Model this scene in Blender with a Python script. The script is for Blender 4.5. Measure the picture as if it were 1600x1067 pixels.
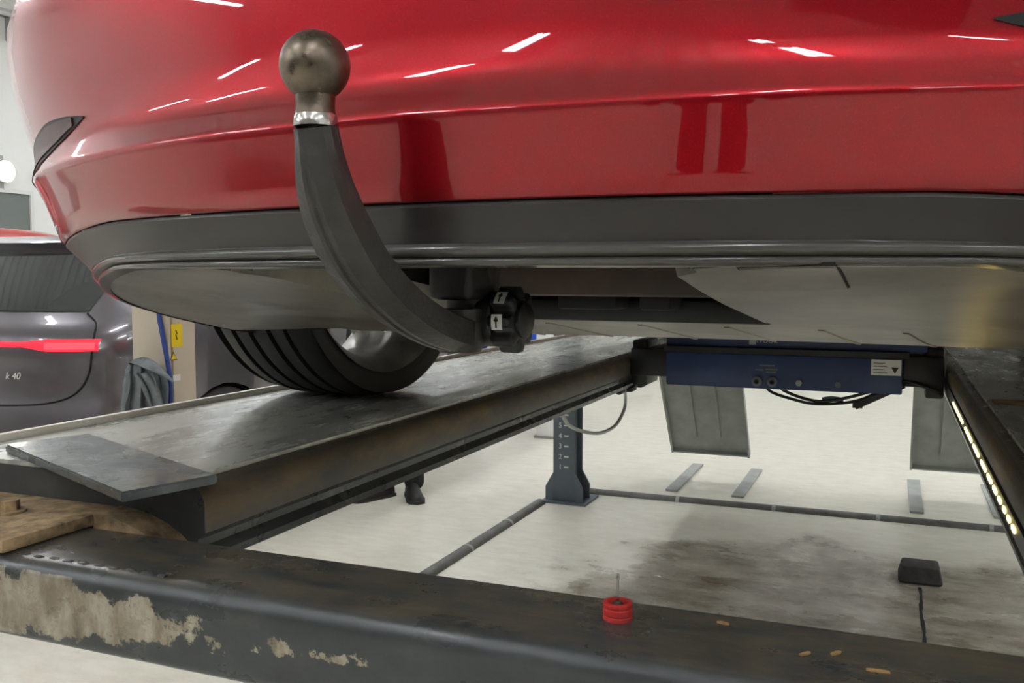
import bpy, bmesh, math, random
from mathutils import Vector, Matrix

random.seed(7)
scene = bpy.context.scene
for o in list(bpy.data.objects):
    bpy.data.objects.remove(o, do_unlink=True)
col = scene.collection
PI = math.pi

# ------------------------------------------------------------------ camera
CH = 1.265                      # camera height above the workshop floor
F, VX, VY = 1440.0, 1395.0, 433.0
yv = Vector((VX - 800, VY - 533.5, F)).normalized()
uv = Vector((0, -F, VY - 533.5)).normalized()
xv = yv.cross(uv).normalized()
R = Matrix((xv, yv, uv))        # camera (x right, y down, z forward) -> world
cam_d = bpy.data.cameras.new('camera')
cam = bpy.data.objects.new('camera', cam_d)
col.objects.link(cam)
cx = R @ Vector((1, 0, 0)); cy = R @ Vector((0, -1, 0)); cz = R @ Vector((0, 0, -1))
M = Matrix((cx, cy, cz)).transposed().to_4x4()
M.translation = Vector((0, 0, CH))
cam.matrix_world = M
cam_d.sensor_width = 36.0
cam_d.lens = F / 1600 * 36
cam_d.clip_start = 0.02
scene.camera = cam

# ------------------------------------------------------------------ world, exposure
w = bpy.data.worlds.new('world')
scene.world = w
w.use_nodes = True
w.node_tree.nodes['Background'].inputs[0].default_value = (0.85, 0.92, 1.0, 1)
w.node_tree.nodes['Background'].inputs[1].default_value = 0.25
vs = scene.view_settings
vs.view_transform = 'Standard'
vs.look = 'None'
vs.gamma = 1
vs.use_curve_mapping = False
vs.exposure = 1.58
LAMP = 15.0                     # emission of the ceiling tubes


def px(u, v):                   # direction of a photo pixel
    return R @ Vector(((u - 800) / F, (v - 533.5) / F, 1.0))


def at_z(u, v, z):
    d = px(u, v)
    return Vector((0, 0, CH)) + d * ((z - CH) / d.z)


def at_x(u, v, x):
    d = px(u, v)
    return Vector((0, 0, CH)) + d * (x / d.x)


def at_y(u, v, y):
    d = px(u, v)
    return Vector((0, 0, CH)) + d * (y / d.y)


# ------------------------------------------------------------------ materials
def lin(c):
    return tuple(((v / 255) / 12.92 if v / 255 <= 0.04045 else ((v / 255 + 0.055) / 1.055) ** 2.4) for v in c) + (1,)


class NT:
    def __init__(self, name):
        self.m = bpy.data.materials.new(name)
        self.m.use_nodes = True
        self.t = self.m.node_tree
        self.b = self.t.nodes['Principled BSDF']

    def n(self, typ, **kw):
        nd = self.t.nodes.new(typ)
        for k, v in kw.items():
            if k.startswith('i_'):
                nd.inputs[int(k[2:])].default_value = v
            else:
                setattr(nd, k, v)
        return nd

    def l(self, a, b):
        self.t.links.new(a, b)

    def coord(self, scale=(1, 1, 1)):
        tc = self.n('ShaderNodeTexCoord')
        mp = self.n('ShaderNodeMapping')
        mp.inputs['Scale'].default_value = scale
        self.l(tc.outputs['Object'], mp.inputs['Vector'])
        return mp.outputs['Vector']

    def noise(self, scale, detail=4, rough=.6, sc=(1, 1, 1)):
        nz = self.n('ShaderNodeTexNoise')
        nz.inputs['Scale'].default_value = scale
        nz.inputs['Detail'].default_value = detail
        nz.inputs['Roughness'].default_value = rough
        self.l(self.coord(sc), nz.inputs['Vector'])
        return nz.outputs['Fac']

    def ramp(self, fac, stops):
        r = self.n('ShaderNodeValToRGB')
        el = r.color_ramp.elements
        while len(el) < len(stops):
            el.new(0.5)
        for e, (p, c) in zip(el, stops):
            e.position = p
            e.color = c if len(c) == 4 else tuple(c) + (1,)
        self.l(fac, r.inputs[0])
        return r.outputs['Color']

    def mix(self, fac, a, b):
        mx = self.n('ShaderNodeMix', data_type='RGBA')
        for sock, v in ((mx.inputs[0], fac), (mx.inputs[6], a), (mx.inputs[7], b)):
            if hasattr(v, 'is_output'):
                self.l(v, sock)
            else:
                sock.default_value = v
        return mx.outputs[2]

    def math(self, op, a, b=0.0):
        mt = self.n('ShaderNodeMath', operation=op)
        for sock, v in ((mt.inputs[0], a), (mt.inputs[1], b)):
            if hasattr(v, 'is_output'):
                self.l(v, sock)
            else:
                sock.default_value = v
        return mt.outputs[0]

    def bump(self, h, strength=.2, dist=.002):
        bp = self.n('ShaderNodeBump')
        bp.inputs['Strength'].default_value = strength
        bp.inputs['Distance'].default_value = dist
        self.l(h, bp.inputs['Height'])
        self.l(bp.outputs[0], self.b.inputs['Normal'])


def g(v):
    return (v, v, v, 1)


def plain(name, c, rough=.5, metal=0, c2=None, ns=6, var=.12, bump=0, bs=60, coat=0, spec=.5, rvar=0.0, sc=(1, 1, 1)):
    k = NT(name)
    c = lin(c)
    c2 = lin(c2) if c2 else tuple(x * (1 - var) for x in c[:3]) + (1,)
    f = k.noise(ns, 5, .6, sc)
    k.l(k.ramp(f, [(.35, c), (.68, c2)]), k.b.inputs['Base Color'])
    k.b.inputs['Roughness'].default_value = rough
    if rvar:
        k.l(k.ramp(k.noise(ns * 1.7, 4), [(.35, g(max(.03, rough - rvar))), (.65, g(min(1, rough + rvar)))]), k.b.inputs['Roughness'])
    k.b.inputs['Metallic'].default_value = metal
    k.b.inputs['Coat Weight'].default_value = coat
    k.b.inputs['Coat Roughness'].default_value = .03
    k.b.inputs['Specular IOR Level'].default_value = spec
    if bump:
        k.bump(k.noise(bs, 4, .6, sc), bump)
    return k.m


def glow(name, c, strength):
    k = NT(name)
    k.b.inputs['Base Color'].default_value = lin(c)
    k.b.inputs['Emission Color'].default_value = lin(c)
    k.b.inputs['Emission Strength'].default_value = strength
    return k.m


MT = {}
# red metallic paint with clear coat
k = NT('red paint')
k.b.inputs['Base Color'].default_value = lin((186, 6, 30))
k.b.inputs['Metallic'].default_value = .8
k.b.inputs['Roughness'].default_value = .38
k.b.inputs['Coat Weight'].default_value = 1
k.b.inputs['Coat Roughness'].default_value = .02
fl = k.noise(900, 1)
k.l(k.mix(k.ramp(fl, [(.5, g(0)), (.75, g(.35))]), lin((156, 1, 19)), lin((212, 10, 36))), k.b.inputs['Base Color'])
MT['red'] = k.m
MT['valance'] = plain('grey valance plastic', (47, 43, 42), .30, c2=(56, 52, 50), ns=3, bump=.05, bs=700)
MT['lip'] = plain('glossy highlight-tinted lip plastic', (84, 82, 78), .16, var=.1, ns=20)  # paler than the valance: the lip's bright highlight lines are in the colour
MT['under'] = plain('underbody panel', (98, 92, 87), .34, c2=(146, 139, 130), ns=6, bump=.03, bs=30)
MT['black'] = plain('black plastic', (30, 30, 30), .45, bump=.05, bs=300)
MT['cavity'] = plain('inner black', (20, 19, 18), .7)
MT['reflectbar'] = plain('reflection brown beam', (74, 52, 40), .55, c2=(42, 34, 30), ns=9)  # brown puts the red reflection inside the tow opening into the colour
MT['reflector'] = plain('dark reflector lens', (84, 40, 42), .4, c2=(62, 34, 36), coat=.15)
MT['steel'] = plain('worn towball steel', (128, 116, 102), .36, 1, c2=(86, 78, 70), ns=38, rvar=.1, bump=.12, bs=120)
MT['socket'] = plain('black coated socket', (42, 40, 37), .5, .2, c2=(34, 32, 30), ns=30, bump=.15, bs=200)
MT['brightsteel'] = plain('bright machined steel', (190, 186, 180), .22, 1, ns=60)
MT['castiron'] = plain('dark coated iron', (72, 70, 67), .42, .35, c2=(58, 56, 53), ns=30, bump=.25, bs=260, rvar=.08)
MT['rubber'] = plain('tyre rubber', (34, 34, 33), .62, c2=(46, 45, 43), ns=8, bump=.1, bs=200)
MT['rim'] = plain('wheel alloy', (168, 165, 158), .38, .5, c2=(128, 125, 120), ns=14)
MT['hub'] = plain('hub casting', (214, 212, 206), .3, .6, ns=30)
MT['white'] = plain('white label', (222, 222, 216), .5, var=.05)
MT['green'] = plain('green mark', (46, 92, 50), .5)
MT['ink'] = plain('black ink', (20, 20, 20), .6)
MT['yellow'] = plain('yellow label', (240, 208, 20), .45, var=.05)
MT['blue'] = plain('blue lift paint', (40, 60, 104), .42, c2=(34, 50, 88), ns=7, rvar=.1, bump=.05)
MT['bluehose'] = plain('blue hose', (44, 70, 140), .5)
MT['bluebin'] = plain('blue plastic', (30, 84, 200), .4)
MT['rampsteel'] = plain('grey ramp steel', (178, 181, 176), .5, .1, c2=(150, 153, 148), ns=5, rvar=.08)
MT['paleplastic'] = plain('pale plastic hose', (186, 192, 184), .4, var=.05)
MT['posts'] = plain('slate grey post paint', (98, 108, 116), .5, c2=(86, 95, 102), ns=6, bump=.04)
MT['conduit'] = plain('grey conduit', (112, 112, 106), .5, c2=(90, 88, 82), ns=12)
MT['rubberblock'] = plain('dark rubber pad', (44, 42, 40), .7, c2=(70, 64, 58), ns=30)
MT['redplastic'] = plain('red plastic', (206, 52, 46), .5, c2=(150, 40, 36), ns=60)
MT['wood'] = plain('pale wood chip', (176, 140, 92), .8, c2=(150, 116, 74), ns=60)
MT['beige'] = plain('beige post paint', (206, 194, 174), .5, c2=(196, 183, 162), ns=3)
MT['towel'] = plain('grey terry towel', (166, 174, 174), .95, c2=(140, 148, 150), ns=26, bump=.5, bs=420, spec=.1)
MT['suv'] = plain('dark metallic paint', (104, 100, 104), .30, .6, coat=1, var=.05)
MT['glass'] = plain('dark car glass', (52, 56, 56), .06, coat=1, var=.03)
MT['seam'] = plain('black seam', (10, 10, 10), .8)
MT['chrome'] = plain('chrome letters', (214, 210, 204), .2, 1, var=.02)
MT['tail'] = glow('lit tail lamp', (255, 26, 44), .75)
MT['tailcore'] = glow('lit tail lamp core', (255, 50, 58), 1.0)
MT['redcar'] = plain('faded red paint', (176, 62, 60), .35, .1, coat=.6, var=.05)
MT['cloth'] = plain('black work cloth', (34, 34, 37), .9, c2=(26, 26, 29), ns=20, bump=.3, bs=120)
MT['skin'] = plain('skin', (196, 150, 124), .5, var=.06)
MT['hair'] = plain('brown hair', (52, 40, 30), .7)
MT['shoe'] = plain('black work shoe', (30, 29, 29), .5, c2=(46, 44, 42), ns=30)
MT['cabinet'] = plain('white cabinet', (226, 226, 222), .4, var=.04)
MT['led'] = glow('led bead', (255, 226, 120), 3.2)
MT['tube'] = glow('lamp tube', (246, 250, 255), LAMP)
MT['flood'] = glow('flood lamp lens', (255, 252, 240), 12)
MT['tanplate'] = plain('tan dusty steel', (178, 150, 112), .8, c2=(92, 76, 56), ns=34, bump=.8, bs=70)

# workshop floor: pale coated concrete with brown grime and damp patches
k = NT('workshop floor')
big = k.noise(.55, 5, .6)
fine = k.noise(7, 8, .7, (1.0, 2.2, 1))
grit = k.noise(38, 6, .7)
base = k.mix(k.ramp(fine, [(.38, g(0)), (.72, g(1))]), lin((232, 229, 214)), lin((215, 209, 192)))
# grime patch around the middle bay
tc = k.n('ShaderNodeTexCoord')
vm = k.n('ShaderNodeVectorMath', operation='SUBTRACT')
vm.inputs[1].default_value = (.05, 3.5, 0)
k.l(tc.outputs['Object'], vm.inputs[0])
vs2 = k.n('ShaderNodeVectorMath', operation='MULTIPLY')
vs2.inputs[1].default_value = (.36, .5, 0)
k.l(vm.outputs[0], vs2.inputs[0])
ln = k.n('ShaderNodeVectorMath', operation='LENGTH')
k.l(vs2.outputs[0], ln.inputs[0])
patch = k.ramp(k.math('ADD', ln.outputs['Value'], k.math('MULTIPLY', k.noise(1.7, 6, .65), .9)), [(.85, g(1)), (1.5, g(0))])
grime = k.math('MULTIPLY', patch, k.ramp(k.noise(3.4, 8, .72, (1, 1.9, 1)), [(.34, g(.38)), (.64, g(1))]))
c1 = k.mix(grime, base, lin((118, 103, 84)))
c2 = k.mix(k.math('MULTIPLY', patch, k.ramp(grit, [(.55, g(0)), (.72, g(.6))])), c1, lin((92, 82, 68)))
c3 = k.mix(k.ramp(grit, [(.64, g(0)), (.74, g(.35))]), c2, lin((150, 140, 122)))
k.l(c3, k.b.inputs['Base Color'])
damp = k.ramp(k.noise(2.1, 5, .6, (1, 1.6, 1)), [(.42, g(.16)), (.62, g(.5))])
k.l(k.mix(patch, g(.34), damp), k.b.inputs['Roughness'])
k.bump(k.noise(20, 6, .7), .12, .004)
MT['floor'] = k.m

# black painted steel of the lift with tan dust and chipped bare patches
def lift_paint(name, dust_axis=None, chips=False, top_dirt=.75):
    k = NT(name)
    n1 = k.noise(9, 7, .68, (1, .8, 1.4))
    c = k.ramp(n1, [(.3, lin((54, 57, 58))), (.62, lin((70, 72, 72))), (.8, lin((86, 84, 78)))])
    geo = k.n('ShaderNodeNewGeometry')
    sep = k.n('ShaderNodeSeparateXYZ')
    k.l(geo.outputs['True Normal'], sep.inputs[0])
    up = k.ramp(sep.outputs[2], [(.75, g(0)), (.98, g(1))])
    dirt = k.ramp(k.noise(16, 8, .72, (1, 2.4, 1)), [(.40, g(0)), (.66, g(top_dirt))])
    c = k.mix(k.math('MULTIPLY', up, dirt), c, lin((112, 98, 76)))
    rough = k.ramp(k.noise(13, 6, .65, (.6, 1, 1)), [(.28, g(.20)), (.75, g(.42))])
    if chips:
        tc = k.n('ShaderNodeTexCoord')
        s2 = k.n('ShaderNodeSeparateXYZ')
        k.l(tc.outputs['Object'], s2.inputs[0])
        # long chipped patch on the front face, then scattered chips
        a = k.ramp(s2.outputs[0], [(0.0, g(1)), (.01, g(1))])
        rx = k.n('ShaderNodeMapRange')
        rx.inputs[1].default_value = .25; rx.inputs[2].default_value = .95
        rx.inputs[3].default_value = .30; rx.inputs[4].default_value = -.26
        k.l(s2.outputs[0], rx.inputs[0])
        zc = k.math('ABSOLUTE', k.math('SUBTRACT', s2.outputs[2], -.048))
        zz = k.math('MULTIPLY', zc, -7.0)
        ch = k.math('ADD', k.math('ADD', k.noise(15, 8, .7, (1, 1, 1)), rx.outputs[0]), zz)
        front = k.ramp(k.math('MULTIPLY', sep.outputs[1], -1.0), [(.8, g(0)), (.95, g(1))])
        mask = k.math('MULTIPLY', k.ramp(ch, [(.485, g(0)), (.505, g(1))]), front)
        cc = k.ramp(k.noise(34, 6, .7, (1, 1, .5)), [(.3, lin((92, 82, 68))), (.46, lin((138, 126, 106))), (.6, lin((172, 163, 145))), (.74, lin((106, 94, 78)))])
        c = k.mix(mask, c, cc)
    if dust_axis is not None:
        # tan dust band on the upper part of the inner flank (object z)
        tc = k.n('ShaderNodeTexCoord')
        s2 = k.n('ShaderNodeSeparateXYZ')
        k.l(tc.outputs['Object'], s2.inputs[0])
        rz = k.n('ShaderNodeMapRange')
        rz.inputs[1].default_value = -.075; rz.inputs[2].default_value = -.035
        k.l(s2.outputs[2], rz.inputs[0])
        band = k.math('MULTIPLY', rz.outputs[0], k.ramp(k.math('ABSOLUTE', sep.outputs[0]), [(.3, g(0)), (.8, g(1))]))
        pat = k.ramp(k.noise(7, 8, .7, (1, .7, 2)), [(.36, g(0)), (.62, g(.85))])
        c = k.mix(k.math('MULTIPLY', band, pat), c, lin((124, 102, 70)))
        rough = k.mix(band, rough, g(.6))
    k.l(c, k.b.inputs['Base Color'])
    k.l(rough, k.b.inputs['Roughness'])
    k.b.inputs['Metallic'].default_value = .15
    k.bump(k.noise(55, 7, .7), .16, .003)
    return k.m


MT['beam'] = lift_paint('chipped black beam paint', chips=True)
MT['runway'] = lift_paint('black runway paint', dust_axis=0)
k = NT('wet grey runway deck')
n1 = k.noise(6, 8, .68, (1.6, .5, 1))
k.l(k.ramp(n1, [(.3, lin((130, 132, 126))), (.55, lin((184, 184, 174))), (.75, lin((158, 148, 128)))]), k.b.inputs['Base Color'])
k.l(k.ramp(k.noise(5, 6, .7, (1.8, .5, 1)), [(.32, g(.15)), (.72, g(.44))]), k.b.inputs['Roughness'])
k.b.inputs['Metallic'].default_value = .2
k.bump(k.noise(30, 5, .6, (1.4, .5, 1)), .07, .003)
MT['deck'] = k.m
MT['plate'] = plain('grey steel plate', (98, 104, 106), .26, .5, c2=(76, 80, 80), ns=7, rvar=.14, bump=.08, bs=26, sc=(1, 3, 1))
MT['wall'] = plain('white wall paint', (236, 236, 232), .7, var=.05, ns=1)
MT['walldark'] = plain('dark door panel', (60, 58, 56), .5, var=.1, ns=1)
MT['cream'] = plain('cream lip paint', (238, 232, 220), .4, c2=(214, 205, 188), ns=9)
MT['wallmid'] = plain('grey block wall', (150, 148, 143), .7, var=.15, ns=1)
MT['wallgrey'] = plain('grey wall panel', (150, 150, 146), .6, var=.1, ns=1)
MT['ceil'] = plain('ribbed ceiling sheet', (226, 229, 229), .6, var=.05, ns=1)
MT['winglass'] = plain('window glass', (120, 126, 122), .1, var=.05)


# ------------------------------------------------------------------ mesh helpers
XF = {}


def thing(name, label=None, cat=None, loc=(0, 0, 0), rz=0, group=None):
    o = bpy.data.objects.new(name, None)
    col.objects.link(o)
    o.empty_display_size = .1
    o.location = loc
    o.rotation_euler = (0, 0, rz)
    XF[o.name] = Matrix.Translation(loc) @ Matrix.Rotation(rz, 4, 'Z')
    if label:
        o['label'] = label
    if cat:
        o['category'] = cat
    if group:
        o['group'] = group
    return o


def obj(name, bm, mat, parent=None, smooth=True, world=False, angle=40, label=None):
    """link a bmesh as one object; world=True: the bmesh is in world space"""
    if world and parent is not None:
        p = parent
        while p.parent is not None:
            p = p.parent
        bm.transform(XF[p.name].inverted())
    bmesh.ops.recalc_face_normals(bm, faces=bm.faces)
    me = bpy.data.meshes.new(name)
    for f in bm.faces:
        f.smooth = smooth
    if smooth:
        lim = math.radians(angle)
        for e in bm.edges:
            if len(e.link_faces) == 2 and e.calc_face_angle(0) > lim:
                e.smooth = False
    bm.to_mesh(me)
    bm.free()
    me.materials.append(MT[mat] if isinstance(mat, str) else mat)
    o = bpy.data.objects.new(name, me)
    col.objects.link(o)
    if parent is not None:
        o.parent = parent
    if label:
        o['label'] = label
    return o


def solo(name, bm, mat, label, cat, loc, group=None, **kw):
    """a thing that is one mesh; bm in world space, origin moved to loc"""
    bm.transform(Matrix.Translation(loc).inverted())
    o = obj(name, bm, mat, None, **kw)
    o.location = loc
    o['label'] = label
    o['category'] = cat
    if group:
        o['group'] = group
    return o


def struct(name, bm, mat, parent=None, **kw):
    o = obj(name, bm, mat, parent, **kw)
    o['kind'] = 'structure'
    return o


def box(bm, x0, x1, y0, y1, z0, z1, bev=0, seg=2):
    r = bmesh.ops.create_cube(bm, size=1)
    vs = r['verts']
    for v in vs:
        v.co = Vector((x0 + (v.co.x + .5) * (x1 - x0), y0 + (v.co.y + .5) * (y1 - y0), z0 + (v.co.z + .5) * (z1 - z0)))
    if bev:
        es = list({e for v in vs for e in v.link_edges})
        r2 = bmesh.ops.bevel(bm, geom=es, offset=bev, segments=seg, affect='EDGES', profile=.5)
        return [v for v in r2['verts']]
    return vs


def B(*a, **k):
    bm = bmesh.new()
    box(bm, *a, **k)
    return bm


def frames(pts, up=Vector((0, 0, 1))):
    n = len(pts)
    out = []
    prev = None
    for i in range(n):
        t = (pts[min(i + 1, n - 1)] - pts[max(i - 1, 0)]).normalized()
        if prev is None:
            a = up if abs(t.dot(up)) < .95 else Vector((1, 0, 0))
            s = t.cross(a).normalized()
        else:
            s = (prev - t * prev.dot(t)).normalized()
        prev = s
        out.append((t, s, t.cross(s)))
    return out


def smoothpts(pts, n=8):
    pts = [Vector(p) for p in pts]
    out = []
    for i in range(len(pts) - 1):
        p0 = pts[max(i - 1, 0)]; p1 = pts[i]; p2 = pts[i + 1]; p3 = pts[min(i + 2, len(pts) - 1)]
        for j in range(n):
            t = j / n
            out.append(.5 * ((2 * p1) + (p2 - p0) * t + (2 * p0 - 5 * p1 + 4 * p2 - p3) * t * t + (3 * p1 - p0 - 3 * p2 + p3) * t ** 3))
    out.append(pts[-1])
    return out


def sweep(bm, pts, sec, caps=True, up=Vector((0, 0, 1))):
    """sec(i) -> list of (a, b) offsets along side / binormal"""
    fr = frames(pts, up)
    rings = []
    for i, p in enumerate(pts):
        t, s, b = fr[i]
        rings.append([bm.verts.new(p + s * u + b * v) for u, v in sec(i)])
    m = len(rings[0])
    for a, c in zip(rings, rings[1:]):
        for j in range(m):
            bm.faces.new((a[j], a[(j + 1) % m], c[(j + 1) % m], c[j]))
    if caps:
        bm.faces.new(rings[0][::-1])
        bm.faces.new(rings[-1])
    return rings


def tube(bm, pts, r, n=10, caps=True):
    pts = [Vector(p) for p in pts]
    rr = r if callable(r) else (lambda i: r)
    sweep(bm, pts, lambda i: [(rr(i) * math.cos(2 * PI * j / n), rr(i) * math.sin(2 * PI * j / n)) for j in range(n)], caps)


def lathe(bm, prof, n=32, M=Matrix.Identity(4), close=False):
    """prof: (r, h) about local z"""
    rings = []
    for r, h in prof:
        if r < 1e-6:
            rings.append([bm.verts.new(M @ Vector((0, 0, h)))])
        else:
            rings.append([bm.verts.new(M @ Vector((r * math.cos(2 * PI * j / n), r * math.sin(2 * PI * j / n), h))) for j in range(n)])
    seq = list(zip(rings, rings[1:]))
    if close:
        seq.append((rings[-1], rings[0]))
    for a, c in seq:
        for j in range(n):
            q = [a[j % len(a)], a[(j + 1) % len(a)], c[(j + 1) % len(c)], c[j % len(c)]]
            u = []
            for v in q:
                if v not in u:
                    u.append(v)
            if len(u) >= 3:
                bm.faces.new(u)


def prism(bm, poly, d, M=Matrix.Identity(4)):
    """poly: (x, y) extruded along local z by d"""
    a = [bm.verts.new(M @ Vector((x, y, 0))) for x, y in poly]
    b = [bm.verts.new(M @ Vector((x, y, d))) for x, y in poly]
    n = len(poly)
    bm.faces.new(a[::-1])
    bm.faces.new(b)
    for i in range(n):
        bm.faces.new((a[i], a[(i + 1) % n], b[(i + 1) % n], b[i]))


def grid(bm, P, close_u=False):
    """P[i][j] Vector grid"""
    V = [[bm.verts.new(p) for p in row] for row in P]
    for a, c in zip(V, V[1:]):
        m = len(a)
        for j in range(m if close_u else m - 1):
            try:
                bm.faces.new((a[j], a[(j + 1) % m], c[(j + 1) % m], c[j]))
            except ValueError:
                pass
    return V


def text(name, s, size, M, mat, parent, depth=.0008, shear=0.0):
    cu = bpy.data.curves.new('t', 'FONT')
    cu.body = s
    cu.size = size
    cu.extrude = depth
    cu.align_x = 'CENTER'
    cu.align_y = 'CENTER'
    cu.shear = shear
    to = bpy.data.objects.new('t', cu)
    col.objects.link(to)
    dg = bpy.context.evaluated_depsgraph_get()
    me = bpy.data.meshes.new_from_object(to.evaluated_get(dg))
    bpy.data.objects.remove(to, do_unlink=True)
    me.name = name
    me.transform(M)
    me.materials.clear()
    me.materials.append(MT[mat])
    o = bpy.data.objects.new(name, me)
    col.objects.link(o)
    o.parent = parent
    return o


def rot(ax, deg):
    return Matrix.Rotation(math.radians(deg), 4, ax)


def T(x, y, z):
    return Matrix.Translation((x, y, z))


def lerp(a, b, t):
    return a + (b - a) * t


# ------------------------------------------------------------------ the hall
HX0, HX1, HY0, HY1, HZ = -11.0, 6.5, -6.5, 17.0, 4.7
struct('floor', B(HX0, HX1, HY0, HY1, -.1, 0), 'floor', smooth=False)
struct('wall_left', B(HX0 - .2, HX0, HY0, HY1, 0, HZ), 'wall', smooth=False)
struct('wall_right', B(HX1, HX1 + .2, HY0, HY1, 0, HZ), 'wall', smooth=False)
struct('wall_front', B(HX0 - .2, HX1 + .2, HY1, HY1 + .2, 0, HZ), 'wall', smooth=False)
struct('wall_back', B(HX0 - .2, HX1 + .2, HY0 - .2, HY0, 0, HZ), 'wallmid', smooth=False)
bm = bmesh.new()                 # trapezoidal sheet ceiling
P = []
xx = HX0 - .2
prof = []
while xx < HX1 + .2:
    prof += [(xx, HZ), (xx + .16, HZ), (xx + .19, HZ + .05), (xx + .27, HZ + .05), (xx + .30, HZ)]
    xx += .30
grid(bm, [[Vector((x, HY0 - .2, z)) for x, z in prof], [Vector((x, HY1 + .2, z)) for x, z in prof]])
grid(bm, [[Vector((HX0 - .2, HY0 - .2, HZ + .12)), Vector((HX1 + .4, HY0 - .2, HZ + .12))], [Vector((HX0 - .2, HY1 + .2, HZ + .12)), Vector((HX1 + .4, HY1 + .2, HZ + .12))]])
struct('ceiling', bm, 'ceil', smooth=False)
for i, yb in enumerate((1.0, 9.0)):
    struct('trim_%d' % (i + 1), B(HX0, HX1, yb, yb + .18, HZ - .3, HZ - .002), 'wallgrey', smooth=False)
struct('baseboard_left', B(HX0, HX0 + .03, HY0, HY1, 0, .2), 'wallgrey', smooth=False)
struct('baseboard_front', B(HX0, HX1, HY1 - .03, HY1, 0, .2), 'wallgrey', smooth=False)
# unseen sectional doors, added behind the camera to vary the bumper's reflections
for i, (a, b, m, h) in enumerate(((-8.5, -5.2, 'walldark', 3.4), (-3.4, -.6, 'wallgrey', 3.4), (1.2, 4.2, 'walldark', 3.4))):
    bm = bmesh.new()
    for j in range(6):
        box(bm, a, b, HY0, HY0 + .05, j * h / 6 + .004, (j + 1) * h / 6 - .008, bev=.004, seg=1)
    struct('added_door_%d' % (i + 1), bm, m, smooth=False)
# windows in the left wall
pw = at_x(15, 345, HX0)
for i, yy in enumerate((pw.y - .2, pw.y + 3.2)):
    z0 = pw.z - .18
    o = struct('window_%d' % (i + 1), B(HX0, HX0 + .02, yy - .5, yy + .5, z0, z0 + .55), 'winglass', smooth=False)
    bm = bmesh.new()
    box(bm, HX0, HX0 + .05, yy - .55, yy - .5, z0 - .05, z0 + .6)
    box(bm, HX0, HX0 + .05, yy + .5, yy + .55, z0 - .05, z0 + .6)
    box(bm, HX0, HX0 + .05, yy - .5, yy + .5, z0 - .05, z0)
    box(bm, HX0, HX0 + .05, yy - .5, yy + .5, z0 + .55, z0 + .6)
    obj('window_frame', bm, 'cabinet', o, smooth=False)
# square white pillar standing on the floor beyond the lift
pf = at_z(838, 684, 0)
struct('trim_3', B(pf.x, pf.x + .26, pf.y, pf.y + .3, 0, HZ), 'wall', smooth=False)
struct('trim_4', B(pf.x - .015, pf.x + .275, pf.y - .015, pf.y + .315, 0, .02), 'wallgrey', smooth=False)

# ceiling lamps: twin-tube battens in rows
def batten(x, y, along, label, z=HZ - .35):
    t = thing('ceiling_light', label, 'lamp', (x, y, z), 0 if along == 'y' else PI / 2, 'twin tube lamps under the ceiling')
    obj('housing', B(-.10, .10, -.78, .78, .03, .09, bev=.01), 'cabinet', t)
    for s in (-1, 1):
        bm = bmesh.new()
        tube(bm, [(s * .055, -.74, 0), (s * .055, .74, 0)], .026, 10)
        obj('tube', bm, 'tube', t)
    for s in (-.6, .6):
        obj('hanger', B(-.006, .006, s - .006, s + .006, .088, HZ - z + .002), 'cabinet', t, smooth=False)


LL = 'white twin tube batten lamp hanging from the ribbed ceiling'
for xx in (-8.6, -5.6, -2.4, .6, 3.6):
    for yy in (-4.4, -1.6, 3.6, 6.4, 11.0):
        batten(xx, yy, 'y', LL)

# ------------------------------------------------------------------ the four-post lift
RT = 1.012                      # runway deck height
XI, XO = -.787, -1.275          # left runway inner / outer edge
CXL = -.316                     # centre of the lift


def runway(label, side, y0, y1):
    """section drawn for the left runway; the right one is mirrored about CXL"""
    def X(x):
        return x if side < 0 else 2 * CXL - x
    t = thing('lift_runway', label, 'lift runway', (X((XI + XO) / 2), y0, RT), 0, 'runways of the car lift')
    # folded channel: deck, rounded inner shoulder, flank, bottom return
    r = .028
    sec = [(XO, RT - .006), (XI - r, RT - .006)]
    for i in range(1, 7):
        a = PI / 2 * i / 6
        sec.append((XI - r + r * math.sin(a), RT - .006 - r + r * math.cos(a)))
    sec += [(XI, .945), (XI - .012, .935), (XI - .012, .925), (XI, .915), (XI - .002, .904), (XI - .05, .904), (XI - .05, .91), (XI - .012, .912)]
    outer = sec
    bm = bmesh.new()
    n = 24
    P = [[Vector((X(x), lerp(y0, y1, i / n), z)) for x, z in outer] for i in range(n + 1)]
    grid(bm, P)
    # outer flank
    o2 = [(XO, RT - .006), (XO, .904), (XO + .05, .904)]
    grid(bm, [[Vector((X(x), lerp(y0, y1, i / n), z)) for x, z in o2] for i in range(n + 1)])
    # near and far end caps
    for yy in (y0, y1):
        vs = [bm.verts.new((X(x), yy, z)) for x, z in sec[:11] + [(XI, .904), (XO, .904)]]
        bm.faces.new(vs)
    obj('channel', bm, 'runway', t, world=True, angle=30)
    a, b = sorted((X(XO + .014), X(XI - .03)))
    obj('deck_sheet', B(a, b, y0 + .002, y1, RT - .0058, RT), 'deck', t, world=True, smooth=False)
    a, b = sorted((X(XO), X(XO + .012)))
    obj('outer_lip', B(a, b, y0, y1, RT - .0055, RT + .012, bev=.003), 'cream', t, world=True)
    return t, X


rl, _ = runway('long black lift runway under the tyre, with a grey wet deck and pale outer lip', -1, .902, 5.1)
rr, XR = runway('black lift runway with a lit strip of yellow beads along its inner flank', 1, .935, 5.1)
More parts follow.
